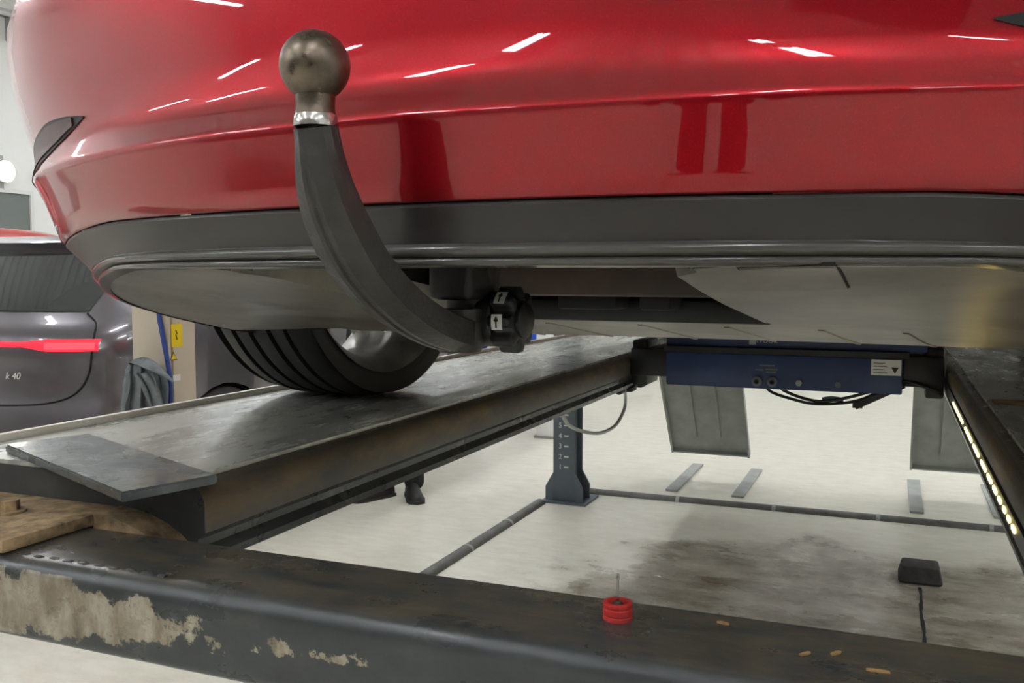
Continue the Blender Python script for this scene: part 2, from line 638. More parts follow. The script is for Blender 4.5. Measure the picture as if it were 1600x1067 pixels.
# dusty end bracket of the left runway bolted on the cross beam
bm = bmesh.new()
box(bm, XO + .01, -.925, .728, .903, .951, .967, bev=.004)
obj('end_plate', bm, 'tanplate', rl, world=True, label='tan dusty end plate')
bm = bmesh.new()
P = []
for i in range(9):
    a = PI / 2 * i / 8
    P.append([Vector((-.926 + .139 * math.sin(a), y, .882 + .085 * math.cos(a))) for y in (.858, .88, .903)])
V = grid(bm, P)
bm.faces.new([r_[0] for r_ in V] + [bm.verts.new((-.926, .858, .882))])
obj('end_shoulder', bm, 'tanplate', rl, world=True)
pb = at_z(15, 800, .967)
bm = bmesh.new()
lathe(bm, [(0, .967), (.020, .967), (.020, .970), (.0001, .970)], 20, T(pb.x, pb.y, 0))
prism(bm, [(.0125 * math.cos(PI / 3 * i), .0125 * math.sin(PI / 3 * i)) for i in range(6)], .013, T(pb.x, pb.y, .970))
obj('bolt', bm, 'tanplate', rl, world=True)
# eye of the plate stop, far side of the end plate
pe = at_z(20, 713, .975)
bm = bmesh.new()
lathe(bm, [(.010 + .005 * math.cos(2 * PI * i / 10), .005 * math.sin(2 * PI * i / 10)) for i in range(10)], 18, T(pe.x, pe.y, .982) @ rot('Y', 70), close=True)
obj('lifting_eye', bm, 'rampsteel', rl, world=True)
# hanging loop of pale hose below the left runway
pts = [at_x(u, v, XI - .012) for u, v in [(878, 646), (890, 665), (915, 675), (940, 676), (962, 664), (975, 640), (977, 620), (975, 600)]]
bm = bmesh.new()
tube(bm, smoothpts(pts, 6), .0052, 10)
obj('hose_loop', bm, 'paleplastic', rl, world=True, label='pale plastic hose hanging in a loop')
bm = bmesh.new()
for yy in (2.93, 3.06):
    box(bm, XI - .045, XI + .006, yy, yy + .06, .888, .906, bev=.004)
tube(bm, [(XI - .02, 2.86, .898), (XI - .02, 3.2, .898)], .012, 10)
obj('pipe_clamp', bm, 'black', rl, world=True)

# led strip on the inner flank of the right runway
xi = XR(XI)
bm = bmesh.new()
box(bm, xi - .004, xi + .002, 1.2, 4.75, .932, .960, bev=.002, seg=1)
obj('strip_housing', bm, 'black', rr, world=True)
for ua, ub in ((1489, 1504), (1508, 1518), (1521, 1529), (1533, 1540), (1543.5, 1549), (1552.5, 1557), (1560.5, 1564), (1568, 1571), (1575, 1578), (1582, 1586)):
    ya, yb_ = [at_x(u, 615 + (u - 1490) * 1.75, xi - .006).y for u in (ub, ua)]
    obj('led_bead', B(xi - .0065, xi - .004, ya, yb_, .943, .950, bev=.001, seg=1), 'led', rr, world=True)
obj('led_bead', B(xi - .0065, xi - .004, 4.45, 4.7, .943, .950, bev=.001, seg=1), 'led', rr, world=True)
# seams on the right deck
obj('deck_seam', B(xi + .04, xi + .45, 2.06, 2.12, RT, RT + .003), 'tanplate', rr, world=True, smooth=False)

# skewed steel plate on the runway end
pl = [at_z(u, v, RT + .012) for u, v in [(8, 694), (190, 769), (340, 741)]]
pl.append(pl[0] + pl[2] - pl[1])
bm = bmesh.new()
a = [bm.verts.new(p) for p in pl]
b = [bm.verts.new(p - Vector((0, 0, .012))) for p in pl]
bm.faces.new(a); bm.faces.new(b[::-1])
for i in range(4):
    bm.faces.new((a[i], a[(i + 1) % 4], b[(i + 1) % 4], b[i]))
bmesh.ops.bevel(bm, geom=list(bm.edges), offset=.002, segments=2, affect='EDGES')
solo('steel_plate', bm, 'plate', 'grey steel plate lying askew across the end of the runway', 'plate', (pl[3].x, pl[3].y, RT))

# cross beams
def cross_beam(label, y0, mat):
    t = thing('cross_beam', label, 'beam', (-1.2, y0, .95), 0, 'cross beams of the car lift')
    bm = bmesh.new()
    r = .021
    Y0, Y1, Z0, Z1 = y0, y0 + .135, .858, .9505
    sec = []
    for cx_, cz_, a0 in ((Y1 - .006, Z1 - .006, 0), (Y0 + r, Z1 - r, 90), (Y0 + .012, Z0 + .012, 180), (Y1 - .012, Z0 + .012, 270)):
        rr_ = {0: .006, 90: r}.get(a0, .012)
        for i in range(7):
            a = math.radians(a0 + 90 * i / 6)
            sec.append((cx_ + rr_ * math.cos(a), cz_ + rr_ * math.sin(a)))
    P = [[Vector((lerp(-1.72, 1.08, i / 40), y, z)) for y, z in sec] for i in range(41)]
    V = grid(bm, P, close_u=True)
    bm.faces.new(V[0]); bm.faces.new(V[-1])
    obj('box_section', bm, mat, t, world=True, angle=35)
    return t


cb = cross_beam('black rounded cross beam with chipped paint and a red plug standing on it', .722, 'beam')
bm = bmesh.new()
pts = [Vector((lerp(-1.0, -.70, i / 40), .742 - .006 * math.sin(i * 1.3) * .2, .9485 - .0008 * (i % 3))) for i in range(41)]
tube(bm, pts, lambda i: .0035 + .0012 * math.sin(i * 2.1), 8)
obj('weld_bead', bm, 'castiron', cb, world=True)
cross_beam('black cross beam at the far end of the runways beyond the blue jack', 4.78, 'beam')

# post with stamped numbers
px0, px1, py0, py1 = -1.737, -1.608, 4.82, 4.96
t = thing('lift_post', 'slate grey lift post with white numbers one to six on a bolted foot', 'post', ((px0 + px1) / 2, (py0 + py1) / 2, 0))
bm = bmesh.new()
box(bm, px0, px1, py0, py0 + .012, .012, 2.25, bev=.003)
box(bm, px0, px0 + .012, py0 + .011, py1, .012, 2.25, bev=.003)
box(bm, px0, px1, py1 - .012, py1, .012, 2.25, bev=.003)
box(bm, px1 - .040, px1 - .028, py0 + .011, py1 - .011, .012, 2.25)
obj('column', bm, 'posts', t, world=True)
bm = bmesh.new()
bm2 = [(-1.800, 4.79), (-1.537, 4.786), (-1.537, 5.04), (-1.800, 5.04)]
prism(bm, bm2, .012)
obj('base_plate', bm, 'posts', t, world=True, smooth=False)
for sx, x in ((-1, px0), (1, px1)):
    for y in (py0, py1 - .012):
        bm = bmesh.new()
        poly = [(0, .012), (.045, .012), (.045, .09), (0, .17)]
        prism(bm, [(p * sx, q) for p, q in poly], .012, T(x, y + .012, 0) @ rot('X', 90))
        obj('gusset', bm, 'posts', t, world=True, smooth=False)
pd = (px0 + px1) / 2 - .006
for i in range(1, 7):
    zn = .204 + .0588 * (i - 1)
    text('number', str(i), .040, XF[t.name].inverted() @ T(pd - .016, py0 - .0006, zn) @ rot('X', 90), 'white', t)
    obj('tick', B(pd + .006, pd + .032, py0 - .0008, py0 + .0005, zn - .003, zn + .005), 'white', t, world=True, smooth=False)

# ramps hanging from the far runway ends, and their floor strips
def ramp(x0, x1, label):
    t = thing('drive_on_ramp', label, 'ramp', ((x0 + x1) / 2, 5.1, RT), 0, 'ramps hanging from the runway ends')
    top, bot = Vector((0, 5.128, .985)), Vector((0, 5.70, .185))
    d = (bot - top); L = d.length; d.normalize()
    nrm = Vector((0, -d.z, d.y))
    if nrm.y > 0:
        nrm = -nrm
    def slab(xa, xb, s0, s1, h0, h1):
        bm = bmesh.new()
        vs = box(bm, xa, xb, s0, s1, h0, h1)
        for v in bm.verts:
            s, h = v.co.y, v.co.z
            v.co = Vector((v.co.x, 0, 0)) + top + d * s + nrm * h
        return bm
    obj('ramp_plate', slab(x0, x1, 0, L, -.008, 0), 'rampsteel', t, world=True, smooth=False)
    for xa in (x0, x1 - .012):
        obj('edge_flange', slab(xa, xa + .012, 0, L, 0, .032), 'rampsteel', t, world=True, smooth=False)
    obj('end_flange', slab(x0 + .012, x1 - .012, L - .012, L, 0, .026), 'rampsteel', t, world=True, smooth=False)
    for f in (.32, .62):
        xa = lerp(x0, x1, f)
        obj('rib', slab(xa, xa + .018, .02, L * .86, 0, .020), 'rampsteel', t, world=True, smooth=False)
    bm = bmesh.new()
    tube(bm, [(x0 + .01, 5.112, .985), (x1 - .01, 5.112, .985)], .011, 12)
    obj('hinge_pin', bm, 'black', t, world=True)


ramp(-1.255, -.775, 'grey steel ramp hanging from the runway that has the number post beside it')
ramp(.118, .598, 'grey steel ramp hanging from the runway with the yellow bead lights')
for i, (a, b, wd) in enumerate((((1090, 727), (1050, 768), 'left'), ((1180, 735), (1155, 778), 'x'), ((1425, 752), (1435, 803), 'x'), ((1540, 760), (1567, 812), 'x'))):
    p0 = at_z(*a, 0); p1 = at_z(*b, 0)
    x = (p0.x + p1.x) / 2
    solo('floor_strip', B(x - .035, x + .035, p1.y, p0.y, 0, .014, bev=.003), 'rampsteel',
         ['flat steel strip on the floor, the one closest to the number post',
          'flat steel strip on the floor, second one along from the number post',
          'flat steel strip on the floor, third one along from the number post',
          'flat steel strip on the floor below the ramp, farthest from the number post'][i], 'floor strip', (x, (p0.y + p1.y) / 2, 0), 'steel strips under the ramps')

# half-round cable covers on the floor
def conduit(p, q, label):
    p, q = Vector(p), Vector(q)
    t = thing('cable_cover', label, 'cable cover', (p + q) / 2, 0, 'cable covers on the floor')
    d = (q - p).normalized(); s = Vector((-d.y, d.x, 0))
    n = int((q - p).length / .55) + 1
    for i in range(n):
        a = p.lerp(q, i / n) + d * .004; b = p.lerp(q, (i + 1) / n) - d * .004
        bm = bmesh.new()
        sec = [(.032 * math.cos(PI * j / 10), .026 * math.sin(PI * j / 10)) for j in range(11)]
        rings = []
        for c in (a, b):
            rings.append([bm.verts.new(c + s * u + Vector((0, 0, v))) for u, v in sec])
        for j in range(10):
            bm.faces.new((rings[0][j], rings[0][j + 1], rings[1][j + 1], rings[1][j]))
        for r_ in rings:
            bm.faces.new(r_)
        obj('cover_length', bm, 'conduit', t, world=True)
        bm = bmesh.new()
        rings = []
        sec2 = [(.034 * math.cos(PI * j / 10), .028 * math.sin(PI * j / 10)) for j in range(11)]
        for c in (b - d * .006, b + d * .014):
            rings.append([bm.verts.new(c + s * u + Vector((0, 0, v))) for u, v in sec2])
        for j in range(10):
            bm.faces.new((rings[0][j], rings[0][j + 1], rings[1][j + 1], rings[1][j]))
        for r_ in rings:
            bm.faces.new(r_)
        obj('joint_clip', bm, 'rampsteel', t, world=True)


conduit((-1.62, 5.12, 0), (2.6, 5.12, 0), 'dark grey cable cover running across the floor from the post under the ramps')
conduit((-1.795, 4.775, 0), (-1.795, .9, 0), 'pale grey cable cover running along the floor from the post foot to the cross beam')

# rolling jack between the runways
JY = 2.9
t = thing('rolling_jack', 'blue hydraulic jacking beam with hoses spanning between the two runways', 'jack', (CXL, JY + .1, .92))
obj('main_beam', B(-.663, .034, JY, JY + .24, .922, 1.028, bev=.006), 'blue', t, world=True)
obj('upper_beam', B(-.67, .10, JY + .03, JY + .21, 1.044, 1.10, bev=.006), 'blue', t, world=True)
obj('slide_plate', B(-.672, .05, JY + .005, JY + .235, 1.0275, 1.0445), 'black', t, world=True, smooth=False)
for a, b, nm in ((XI + .002, -.662, 'l'), (.033, xi - .009, 'r')):
    bm = bmesh.new()
    box(bm, a, b, JY + .02, JY + .22, .945, 1.035, bev=.006)
    c = a if nm == 'l' else b
    s = 1 if nm == 'l' else -1
    box(bm, min(c, c + s * .05), max(c, c + s * .05), JY + .04, JY + .2, .91, 1.06, bev=.008)
    obj('end_bracket', bm, 'black', t, world=True)
for x in (-.255, -.143):
    bm = bmesh.new()
    prism(bm, [(.010 * math.cos(PI / 3 * i), .010 * math.sin(PI / 3 * i)) for i in range(6)], .008, T(x, JY, .945) @ rot('X', 90))
    obj('bolt', bm, 'rampsteel' if x < -.2 else 'posts', t, world=True, smooth=False)
for x in (-.378, -.332):
    bm = bmesh.new()
    lathe(bm, [(.007, 0), (.016, 0), (.016, .014), (.011, .018), (.007, .018)], 18, T(x, JY, .946) @ rot('X', 90), close=True)
    obj('hose_fitting', bm, 'posts', t, world=True)
# warning label with a triangle, and printed marks
lb = obj('warning_label', B(-.052, .030, JY - .0015, JY + .0005, .978, 1.024), 'white', t, world=True, smooth=False)
bm = bmesh.new()
prism(bm, [(-.010, .008), (.010, .008), (0, -.010)], .0006, T(.013, JY - .0016, .994) @ rot('X', 90))
obj('triangle_mark', bm, 'ink', lb, world=True, smooth=False)
for i in range(4):
    obj('print_line', B(-.046, -.008 - .006 * (i % 2), JY - .0021, JY - .0014, .984 + i * .0095, .9865 + i * .0095), 'conduit', lb, world=True, smooth=False)
for i, (a, b, zz) in enumerate(((-.372, -.326, .995), (-.384, -.36, .981), (-.354, -.318, .983), (-.352, -.322, .975))):
    obj('faded_print', B(a, b, JY - .0012, JY + .0003, zz - .0022, zz + .0022), 'conduit', t, world=True, smooth=False)
iv = XF[t.name].inverted()
bm = B(-.408, -.388, JY + .0285, JY + .0305, 1.056, 1.076)
obj('logo_square', bm, 'rampsteel', t, world=True, smooth=False)
text('logo_lettering', 'KVOOZ', .020, iv @ T(-.357, JY + .0295, 1.068) @ rot('X', 90), 'rampsteel', t)
# hoses and the clip bar
for pp in ([(1195, 598), (1205, 612), (1240, 624), (1275, 631), (1330, 628), (1380, 612), (1412, 600), (1450, 606), (1470, 618)],
           [(1212, 598), (1225, 610), (1255, 622), (1285, 627), (1325, 621), (1375, 607), (1410, 596), (1440, 603), (1468, 612)]):
    pts = smoothpts([at_y(u, v, JY + .02 if 1195 < u < 1440 and i else JY + .005) for i, (u, v) in enumerate(pp)], 6)
    bm = bmesh.new()
    tube(bm, pts, .0048, 8)
    obj('hose', bm, 'black', t, world=True)
bm = bmesh.new()
pts = [at_y(u, v, JY + .03) for u, v in [(1285, 625), (1300, 623), (1318, 626)]]
tube(bm, smoothpts(pts, 4), .0085, 8)
obj('hose_coupling', bm, 'posts', t, world=True)
bm = bmesh.new()
q0 = at_y(1335, 634, JY + .03); q1 = at_y(1412, 600, JY + .03)
sweep(bm, [q0, q1], lambda i: [(-.004, -.012), (.004, -.012), (.004, .012), (-.004, .012)])
q = at_y(1340, 628, JY + .03)
box(bm, q.x - .014, q.x + .014, q.y - .006, q.y + .006, q.z - .018, q.z + .004)
obj('hose_carrier', bm, 'black', t, world=True, smooth=False)

# ------------------------------------------------------------------ small things on beam and floor
p = at_z(965, 966, .9505)
t = thing('plug', 'red grooved plastic plug with an upright metal pin on the cross beam', 'plug', (p.x, p.y, .9505))
bm = bmesh.new()
r = .0135
lathe(bm, [(.0086, .001), (r, 0), (r, .003), (r * .95, .0036), (r * .95, .0048), (r, .0054), (r, .0098), (r * .93, .0106), (r * .93, .0120), (r, .0128), (r, .0156), (r * .95, .016), (.0092, .016), (.0088, .008), (.0086, .001)], 40)
obj('ring', bm, 'redplastic', t)
bm = bmesh.new()
lathe(bm, [(0, .0005), (.0052, .0005), (.0052, .0145), (.0036, .016), (0, .016)], 20)
obj('core', bm, 'steel', t)
bm = bmesh.new()
lathe(bm, [(0, .0155), (.0012, .0155), (.0012, .037), (.0018, .0375), (.0018, .0405), (.001, .042), (0, .042)], 14)
obj('pin', bm, 'brightsteel', t)
for i, ((u, v), a) in enumerate((((1130, 975), -.2), ((1258, 1023), .9), ((1306, 1022), .9), ((1372, 1050), .05))):
    p = at_z(u, v, .9505)
    bm = bmesh.new()
    L = .009 if i == 3 else .0055
    M_ = T(p.x, p.y, .9508) @ Matrix.Rotation(a, 4, 'Z')
    prism(bm, [(-L, -.0015), (L * .3, -.0021), (L, -.001), (L * .9, .0014), (-L * .4, .0019), (-L, .001)], .0016, M_)
    solo('wood_chip', bm, 'wood', 'small pale splinter lying on the dark cross beam top', 'splinter', (p.x, p.y, .9508), 'splinters on the cross beam', smooth=False)
p = at_z(1437, 905, 0)
bm = bmesh.new()
box(bm, p.x - .085, p.x + .085, p.y - .085, p.y + .085, 0, .07, bev=.012)
for v in bm.verts:
    if v.co.z > .03:
        v.co.x = p.x + (v.co.x - p.x) * .86; v.co.y = p.y + (v.co.y - p.y) * .8
solo('rubber_pad', bm, 'rubberblock', 'dark square rubber pad on the floor at the end of the crack', 'pad', (p.x, p.y, 0))
# dirt-filled floor joint leading to the pad
q0 = at_z(1437, 918, 0); q1 = at_z(1443, 1022, 0)
fl = bpy.data.objects['floor']
bm = bmesh.new()
pts = [(q0.x + .0025 * math.sin(i * .55) + .001 * math.sin(i * 2.9), lerp(q0.y, q1.y, i / 20)) for i in range(21)]
V = [[bm.verts.new((x + s * (.006 + .0018 * math.sin(i * 1.1 + 1)), y, .0012)) for s in (-1, 1)] for i, (x, y) in enumerate(pts)]
for a, b in zip(V, V[1:]):
    bm.faces.new((a[0], a[1], b[1], b[0]))
obj('floor_crack', bm, 'seam', fl)

# ------------------------------------------------------------------ cars
def perimeter(levels, W_side=None, nr=36, ns=30, nf=14):
    """rings of a car body: levels of (z, Y0, W, S, n, YF); each ring starts at the rear centre, goes
    round the left flank to the nose and back along the right"""
    out = []
    for z, Y0, Wd, S, n, YF in levels:
        half = []
        for i in range(nr + 1):
            a = PI / 2 * i / nr
            half.append((Wd * math.sin(a) ** (2 / n), Y0 + S * (1 - math.cos(a) ** (2 / n))))
        SF = .75
        for i in range(1, ns + 1):
            half.append((Wd, lerp(Y0 + S, YF - SF, i / ns)))
        for i in range(1, nf + 1):
            a = PI / 2 * i / nf
            half.append((Wd * math.cos(a) ** (2 / 2.4), YF - SF + SF * math.sin(a) ** (2 / 2.4)))
        ring = [Vector((-x, y, z)) for x, y in half] + [Vector((x, y, z)) for x, y in half[-2:0:-1]]
        out.append(ring)
    return out


def cut_arches(bm, ys, r, z0, inset=.0):
    dele = []
    for f in bm.faces:
        c = f.calc_center_median()
        if abs(c.x) > .5 and any((c.y - y) ** 2 + (c.z - z0) ** 2 < r * r for y in ys):
            dele.append(f)
    bmesh.ops.delete(bm, geom=dele, context='FACES')
    for v in bm.verts:
        if v.is_boundary and abs(v.co.x) > .5:
            for y in ys:
                dy, dz = v.co.y - y, v.co.z - z0
                d = math.hypot(dy, dz)
                if .6 * r < d < 1.22 * r and dz > -.16:
                    v.co.y = y + dy / d * r; v.co.z = z0 + dz / d * r


def interp(rows, z):
    for a, b in zip(rows, rows[1:]):
        if a[0] <= z <= b[0]:
            t = (z - a[0]) / max(1e-9, b[0] - a[0])
            return [lerp(p, q, t) for p, q in zip(a, b)]
    return list(rows[-1] if z > rows[-1][0] else rows[0])


def rear_y(rows, x, z):
    _, Y0, Wd, S, n, _ = interp(rows, z)
    q = min(1, abs(x) / Wd)
    return Y0 + S * (1 - max(0, 1 - q ** n) ** (1 / n))


def wheel(parent, x, y, r, wd, rimr, side, spokes=10, tread=True, hub=True):
    """alloy wheel part with tyre, disc and hub as sub-parts; side = +1 when the outer face looks to +x"""
    M_ = T(x, y, r) @ rot('Y', 90 * side)
    bm = bmesh.new()
    h = wd / 2
    lathe(bm, [(rimr + .004, -h * .92), (rimr + .012, -h * .98), (rimr + .002, -h * .9), (rimr - .016, -h * .7), (rimr - .03, 0), (rimr - .02, h * .6), (rimr + .008, h * .95), (rimr + .012, h * .88), (rimr - .006, h * .6), (rimr - .018, 0), (rimr - .008, -h * .7)], 56, M_, close=True)
    for i in range(spokes):
        a = 2 * PI * i / spokes
        Mi = M_ @ Matrix.Rotation(a, 4, 'Z')
        poly = [(.045, -.024), (rimr - .012, -.013), (rimr - .012, .013), (.045, .024)]
        prism(bm, poly, .030, Mi @ T(0, 0, h * .45))
    lathe(bm, [(0, h * .35), (.075, h * .35), (.078, h * .78), (.03, h * .85), (0, h * .85)], 24, M_)
    wo = obj('wheel', bm, 'rim', parent)
    bm = bmesh.new()
    prof = [(rimr + .004, -h * .90), (rimr + .022, -h * .99), (rimr + .055, -h * 1.03), (r - .035, -h * 1.0), (r - .014, -h * .93), (r - .004, -h * .84)]
    if tread:
        for c in (-.55, -.2, .2, .55):
            g_ = .05
            prof += [(r, h * (c - g_) - .0005), (r - .009, h * (c - g_) + .0005), (r - .009, h * (c + g_) - .0005), (r, h * (c + g_) + .0005)]
    prof += [(r - .004, h * .84), (r - .014, h * .93), (r - .035, h * 1.0), (rimr + .055, h * 1.03), (rimr + .022, h * .99), (rimr + .004, h * .90)]
    lathe(bm, prof, 72, M_)
    obj('tyre', bm, 'rubber', wo, angle=50)
    if hub:
        bm = bmesh.new()
        lathe(bm, [(.05, -.012), (.165, -.012), (.165, .006), (.05, .006)], 40, M_ @ T(0, 0, .01), close=True)
        obj('brake_disc', bm, 'rim', wo)
        bm = bmesh.new()
        box(bm, -.085, .085, -.05, .05, -.075, .02, bev=.022, seg=3)
        lathe(bm, [(0, -.11), (.045, -.11), (.052, -.04), (.052, .0), (0, 0)], 20)
        bm.transform(M_ @ T(0.10, .05, -.01))
        obj('hub_carrier', bm, 'hub', wo)
    return wo


# ---- the red car on the lift (local z = height above the runway deck)
CO = (-.378, .651, RT)
CR = math.radians(-3.4)
car = thing('car', 'glossy red car standing on the lift, its grey valance and open underside shown', 'car', CO, CR)
YF = 4.70
red_rows = [  # z, Y0, W, S, n, YF
    (.3125, .006, .862, .62, 2.0, YF), (.314, .0015, .864, .62, 2.0, YF), (.330, -.003, .875, .62, 2.0, YF), (.352, -.010, .885, .62, 2.0, YF),
    (.370, -.017, .892, .62, 2.0, YF), (.3755, -.0195, .895, .62, 2.0, YF), (.3785, -.0185, .896, .62, 2.0, YF), (.382, -.0156, .897, .62, 2.0, YF),
    (.389, -.0090, .899, .62, 2.02, YF), (.397, -.0015, .901, .62, 2.05, YF), (.407, .0070, .905, .615, 2.08, YF),
    (.419, .0118, .910, .61, 2.12, YF), (.45, .0140, .915, .605, 2.18, YF), (.49, .0140, .920, .60, 2.25, YF), (.53, .0160, .923, .60, 2.32, YF), (.57, .0215, .923, .60, 2.36, YF),
    (.61, .033, .912, .60, 2.38, YF), (.65, .047, .894, .60, 2.38, YF), (.70, .066, .878, .60, 2.38, YF), (.76, .09, .868, .60, 2.35, YF - .1),
    (.83, .10, .856, .58, 2.35, YF - .25), (.90, .12, .85, .56, 2.35, YF - .5), (.95, .16, .83, .55, 2.35, YF - .8), (.98, .24, .80, .55, 2.35, YF - 1.1),
    (1.05, .55, .76, .6, 2.35, 3.6), (1.2, 1.0, .70, .6, 2.35, 3.2), (1.33, 1.4, .62, .6, 2.3, 2.9), (1.41, 1.75, .5, .5, 2.2, 2.75), (1.44, 1.95, .3, .3, 2, 2.7)]
P = perimeter(red_rows)
# bottom edge of the red skin follows the valance, which wraps down at the corners
def vtop_drop(y):
    return .016 * min(1, max(0, (y - .08) / .12))
for j, v in enumerate(P[0]):
    for kk in (0, 1, 2):
        P[kk][j].z -= vtop_drop(v.y) * (1, .95, .5)[kk]
bm = bmesh.new()
V = grid(bm, P, close_u=True)
bm.faces.new(V[-1])
cut_arches(bm, (1.03, 3.9), .372, .335)
obj('body_shell', bm, 'red', car, angle=60)

# grey lower valance with a double lip
def lowdrop(y):
    return min(.118, .19 * max(0, y - .13))
val_rows = [(.2605, .036, .800, .62, 2, YF)]
for zc_, yc_, rr_ in ((.2655, .0245, .0034), (.2745, .0215, .0042)):
    for i in range(9):
        a = math.radians(-80 + 160 * i / 8)
        val_rows.append((zc_ + rr_ * math.sin(a), yc_ - rr_ * math.cos(a), .806 + (zc_ - .2655), .62, 2, YF))
val_rows += [(.2800, .0225, .824, .62, 2, YF), (.2880, .0200, .837, .62, 2, YF), (.2980, .0140, .850, .62, 2, YF), (.3085, .0065, .861, .62, 2, YF), (.3115, .0075, .862, .62, 2, YF), (.3122, .014, .856, .62, 2, YF)]
PV = perimeter(val_rows)
for r_i, row in enumerate(PV):
    f = min(1, 1 - (val_rows[r_i][0] - .262) / (.3122 - .262))
    for v in row:
        v.z -= lerp(vtop_drop(v.y), lowdrop(v.y), f)
bm = bmesh.new()
grid(bm, PV[19:], close_u=True)
cut_arches(bm, (1.03, 3.9), .372, .335)
lv = obj('lower_valance', bm, 'valance', car, angle=50)
bm = bmesh.new()
grid(bm, PV[:20], close_u=True)
cut_arches(bm, (1.03, 3.9), .372, .335)
obj('valance_lip', bm, 'lip', lv, angle=60)

# underside: two flanks of the rear panel beside the tow opening, then the floor pan
HY = .535
def hx(y):
    return .205 + .10 * max(0, .3 - y) * .3 + (.02 if y < .1 else 0)
def zc(y):
    return max(.148, .262 - .124 * y)
def zund(x, y, xe):
    ze = max(.144, .262 - lowdrop(y))
    return lerp(zc(y), ze, min(1, abs(x) / max(.01, xe)) ** 2)
edge = [(abs(v.x), v.y) for v in PV[0] if v.x <= 0]
def edge_x(y):
    for a, b in zip(edge, edge[1:]):
        if a[1] <= y <= b[1]:
            return lerp(a[0], b[0], (y - a[1]) / max(1e-6, b[1] - a[1]))
    return edge[-1][0]
y_start = next(y for x, y in edge if x > hx(0) + .02)
ys_a = [lerp(y_start, HY, i / 30) for i in range(31)]
for sgn in (-1, 1):
    bm = bmesh.new()
    P = []
    for y in ys_a:
        xe = min(edge_x(y), .80)
        P.append([Vector((sgn * lerp(hx(y), xe, j / 18), y, zund(lerp(hx(y), xe, j / 18), y, xe))) for j in range(19)])
    # small pressed recess beside the opening
    for row in P:
        for v in row:
            if .47 < abs(v.x) < .60 and .22 < v.y < .50:
                v.z += .004
    grid(bm, P)
    # turned-up rim around the opening
    grid(bm, [[Vector((sgn * hx(y), y, zund(hx(y), y, min(edge_x(y), .8)))) for y in ys_a], [Vector((sgn * (hx(y) - .008), y, zund(hx(y), y, min(edge_x(y), .8)) + .03)) for y in ys_a]])
    obj('underbody_panel', bm, 'under', car, angle=35)
bm = bmesh.new()
ys_b = [lerp(HY, .70, i / 5) for i in range(6)] + [.705, .80, .90, 1.0, 1.2, 1.45, 1.46, 1.7, 2.5, 3.4, 4.2, 4.4]
P = []
for y in ys_b:
    xe = .80 if y <= .70 else (.58 if y <= 1.45 or y > 3.4 else .80)
    P.append([Vector((lerp(-xe, xe, j / 24), y, zund(lerp(-xe, xe, j / 24), y, .80))) for j in range(25)])
grid(bm, P)
fp = obj('floor_pan', bm, 'under', car, angle=35)
for s in (-.34, -.24, -.12, .02, .14, .26, .36):
    bm = bmesh.new()
    pts = [Vector((s * (1 + .25 * (y - .6)), y, zund(s, y, .8) + .0035)) for y in (.60, .68, .76, .84, .90)]
    tube(bm, pts, .006, 6)
    obj('pressed_rib', bm, 'under', fp)
# black front edge of the opening, cavity walls and the bar inside
obj('opening_sill', B(-.212, .212, HY - .012, HY + .004, zc(HY) - .001, zc(HY) + .028, bev=.004), 'black', car)
bm = bmesh.new()
def zo(y):
    return zund(hx(y), y, min(edge_x(y), .8)) + .004
cy_ = [lerp(y_start, HY + .003, i / 12) for i in range(13)]
for sgn in (-1, 1):
    grid(bm, [[Vector((sgn * (hx(y) + .002), y, zo(y))) for y in cy_], [Vector((sgn * (hx(y) + .002), y, .40)) for y in cy_]])
grid(bm, [[Vector((-hx(y) - .002, y, .40)) for y in cy_], [Vector((hx(y) + .002, y, .40)) for y in cy_]])
for y in (HY + .003, y_start + .012):
    grid(bm, [[Vector((s_ * (hx(y) + .002), y, zz)) for s_ in (-1, 1)] for zz in (zo(min(y, HY)), .40)])
obj('cavity_liner', bm, 'cavity', car, smooth=False)
obj('crash_bar', B(-.203, .203, .40, .46, .230, .33, bev=.008), 'reflectbar', car)
for a_ in ((-.05, .03, .47, .528, .212, .232), (.06, .10, .47, .528, .212, .24), (-.19, -.14, .47, .528, .212, .232)):
    obj('cavity_bracket', B(*a_, bev=.004), 'cavity', car)
# access flap in the panel, with its shut line
def flap(x0, x1, y0, y1, h):
    bm = bmesh.new()
    ys_ = [lerp(y0, y1, i / 6) for i in range(7)]
    P0 = [[Vector((lerp(x0, x1, j / 6), y, zund(lerp(x0, x1, j / 6), y, min(edge_x(y), .8)) - h)) for j in range(7)] for y in ys_]
    grid(bm, P0)
    ex_ = bmesh.ops.extrude_face_region(bm, geom=list(bm.faces))
    for v in ex_['geom']:
        if isinstance(v, bmesh.types.BMVert):
            v.co.z += h + .002
    return bm
gp = obj('flap_gap', flap(.2645, .3355, .075, .1800, .0010), 'seam', car)
obj('access_flap', flap(.266, .334, .078, .178, .0026), 'under', gp)
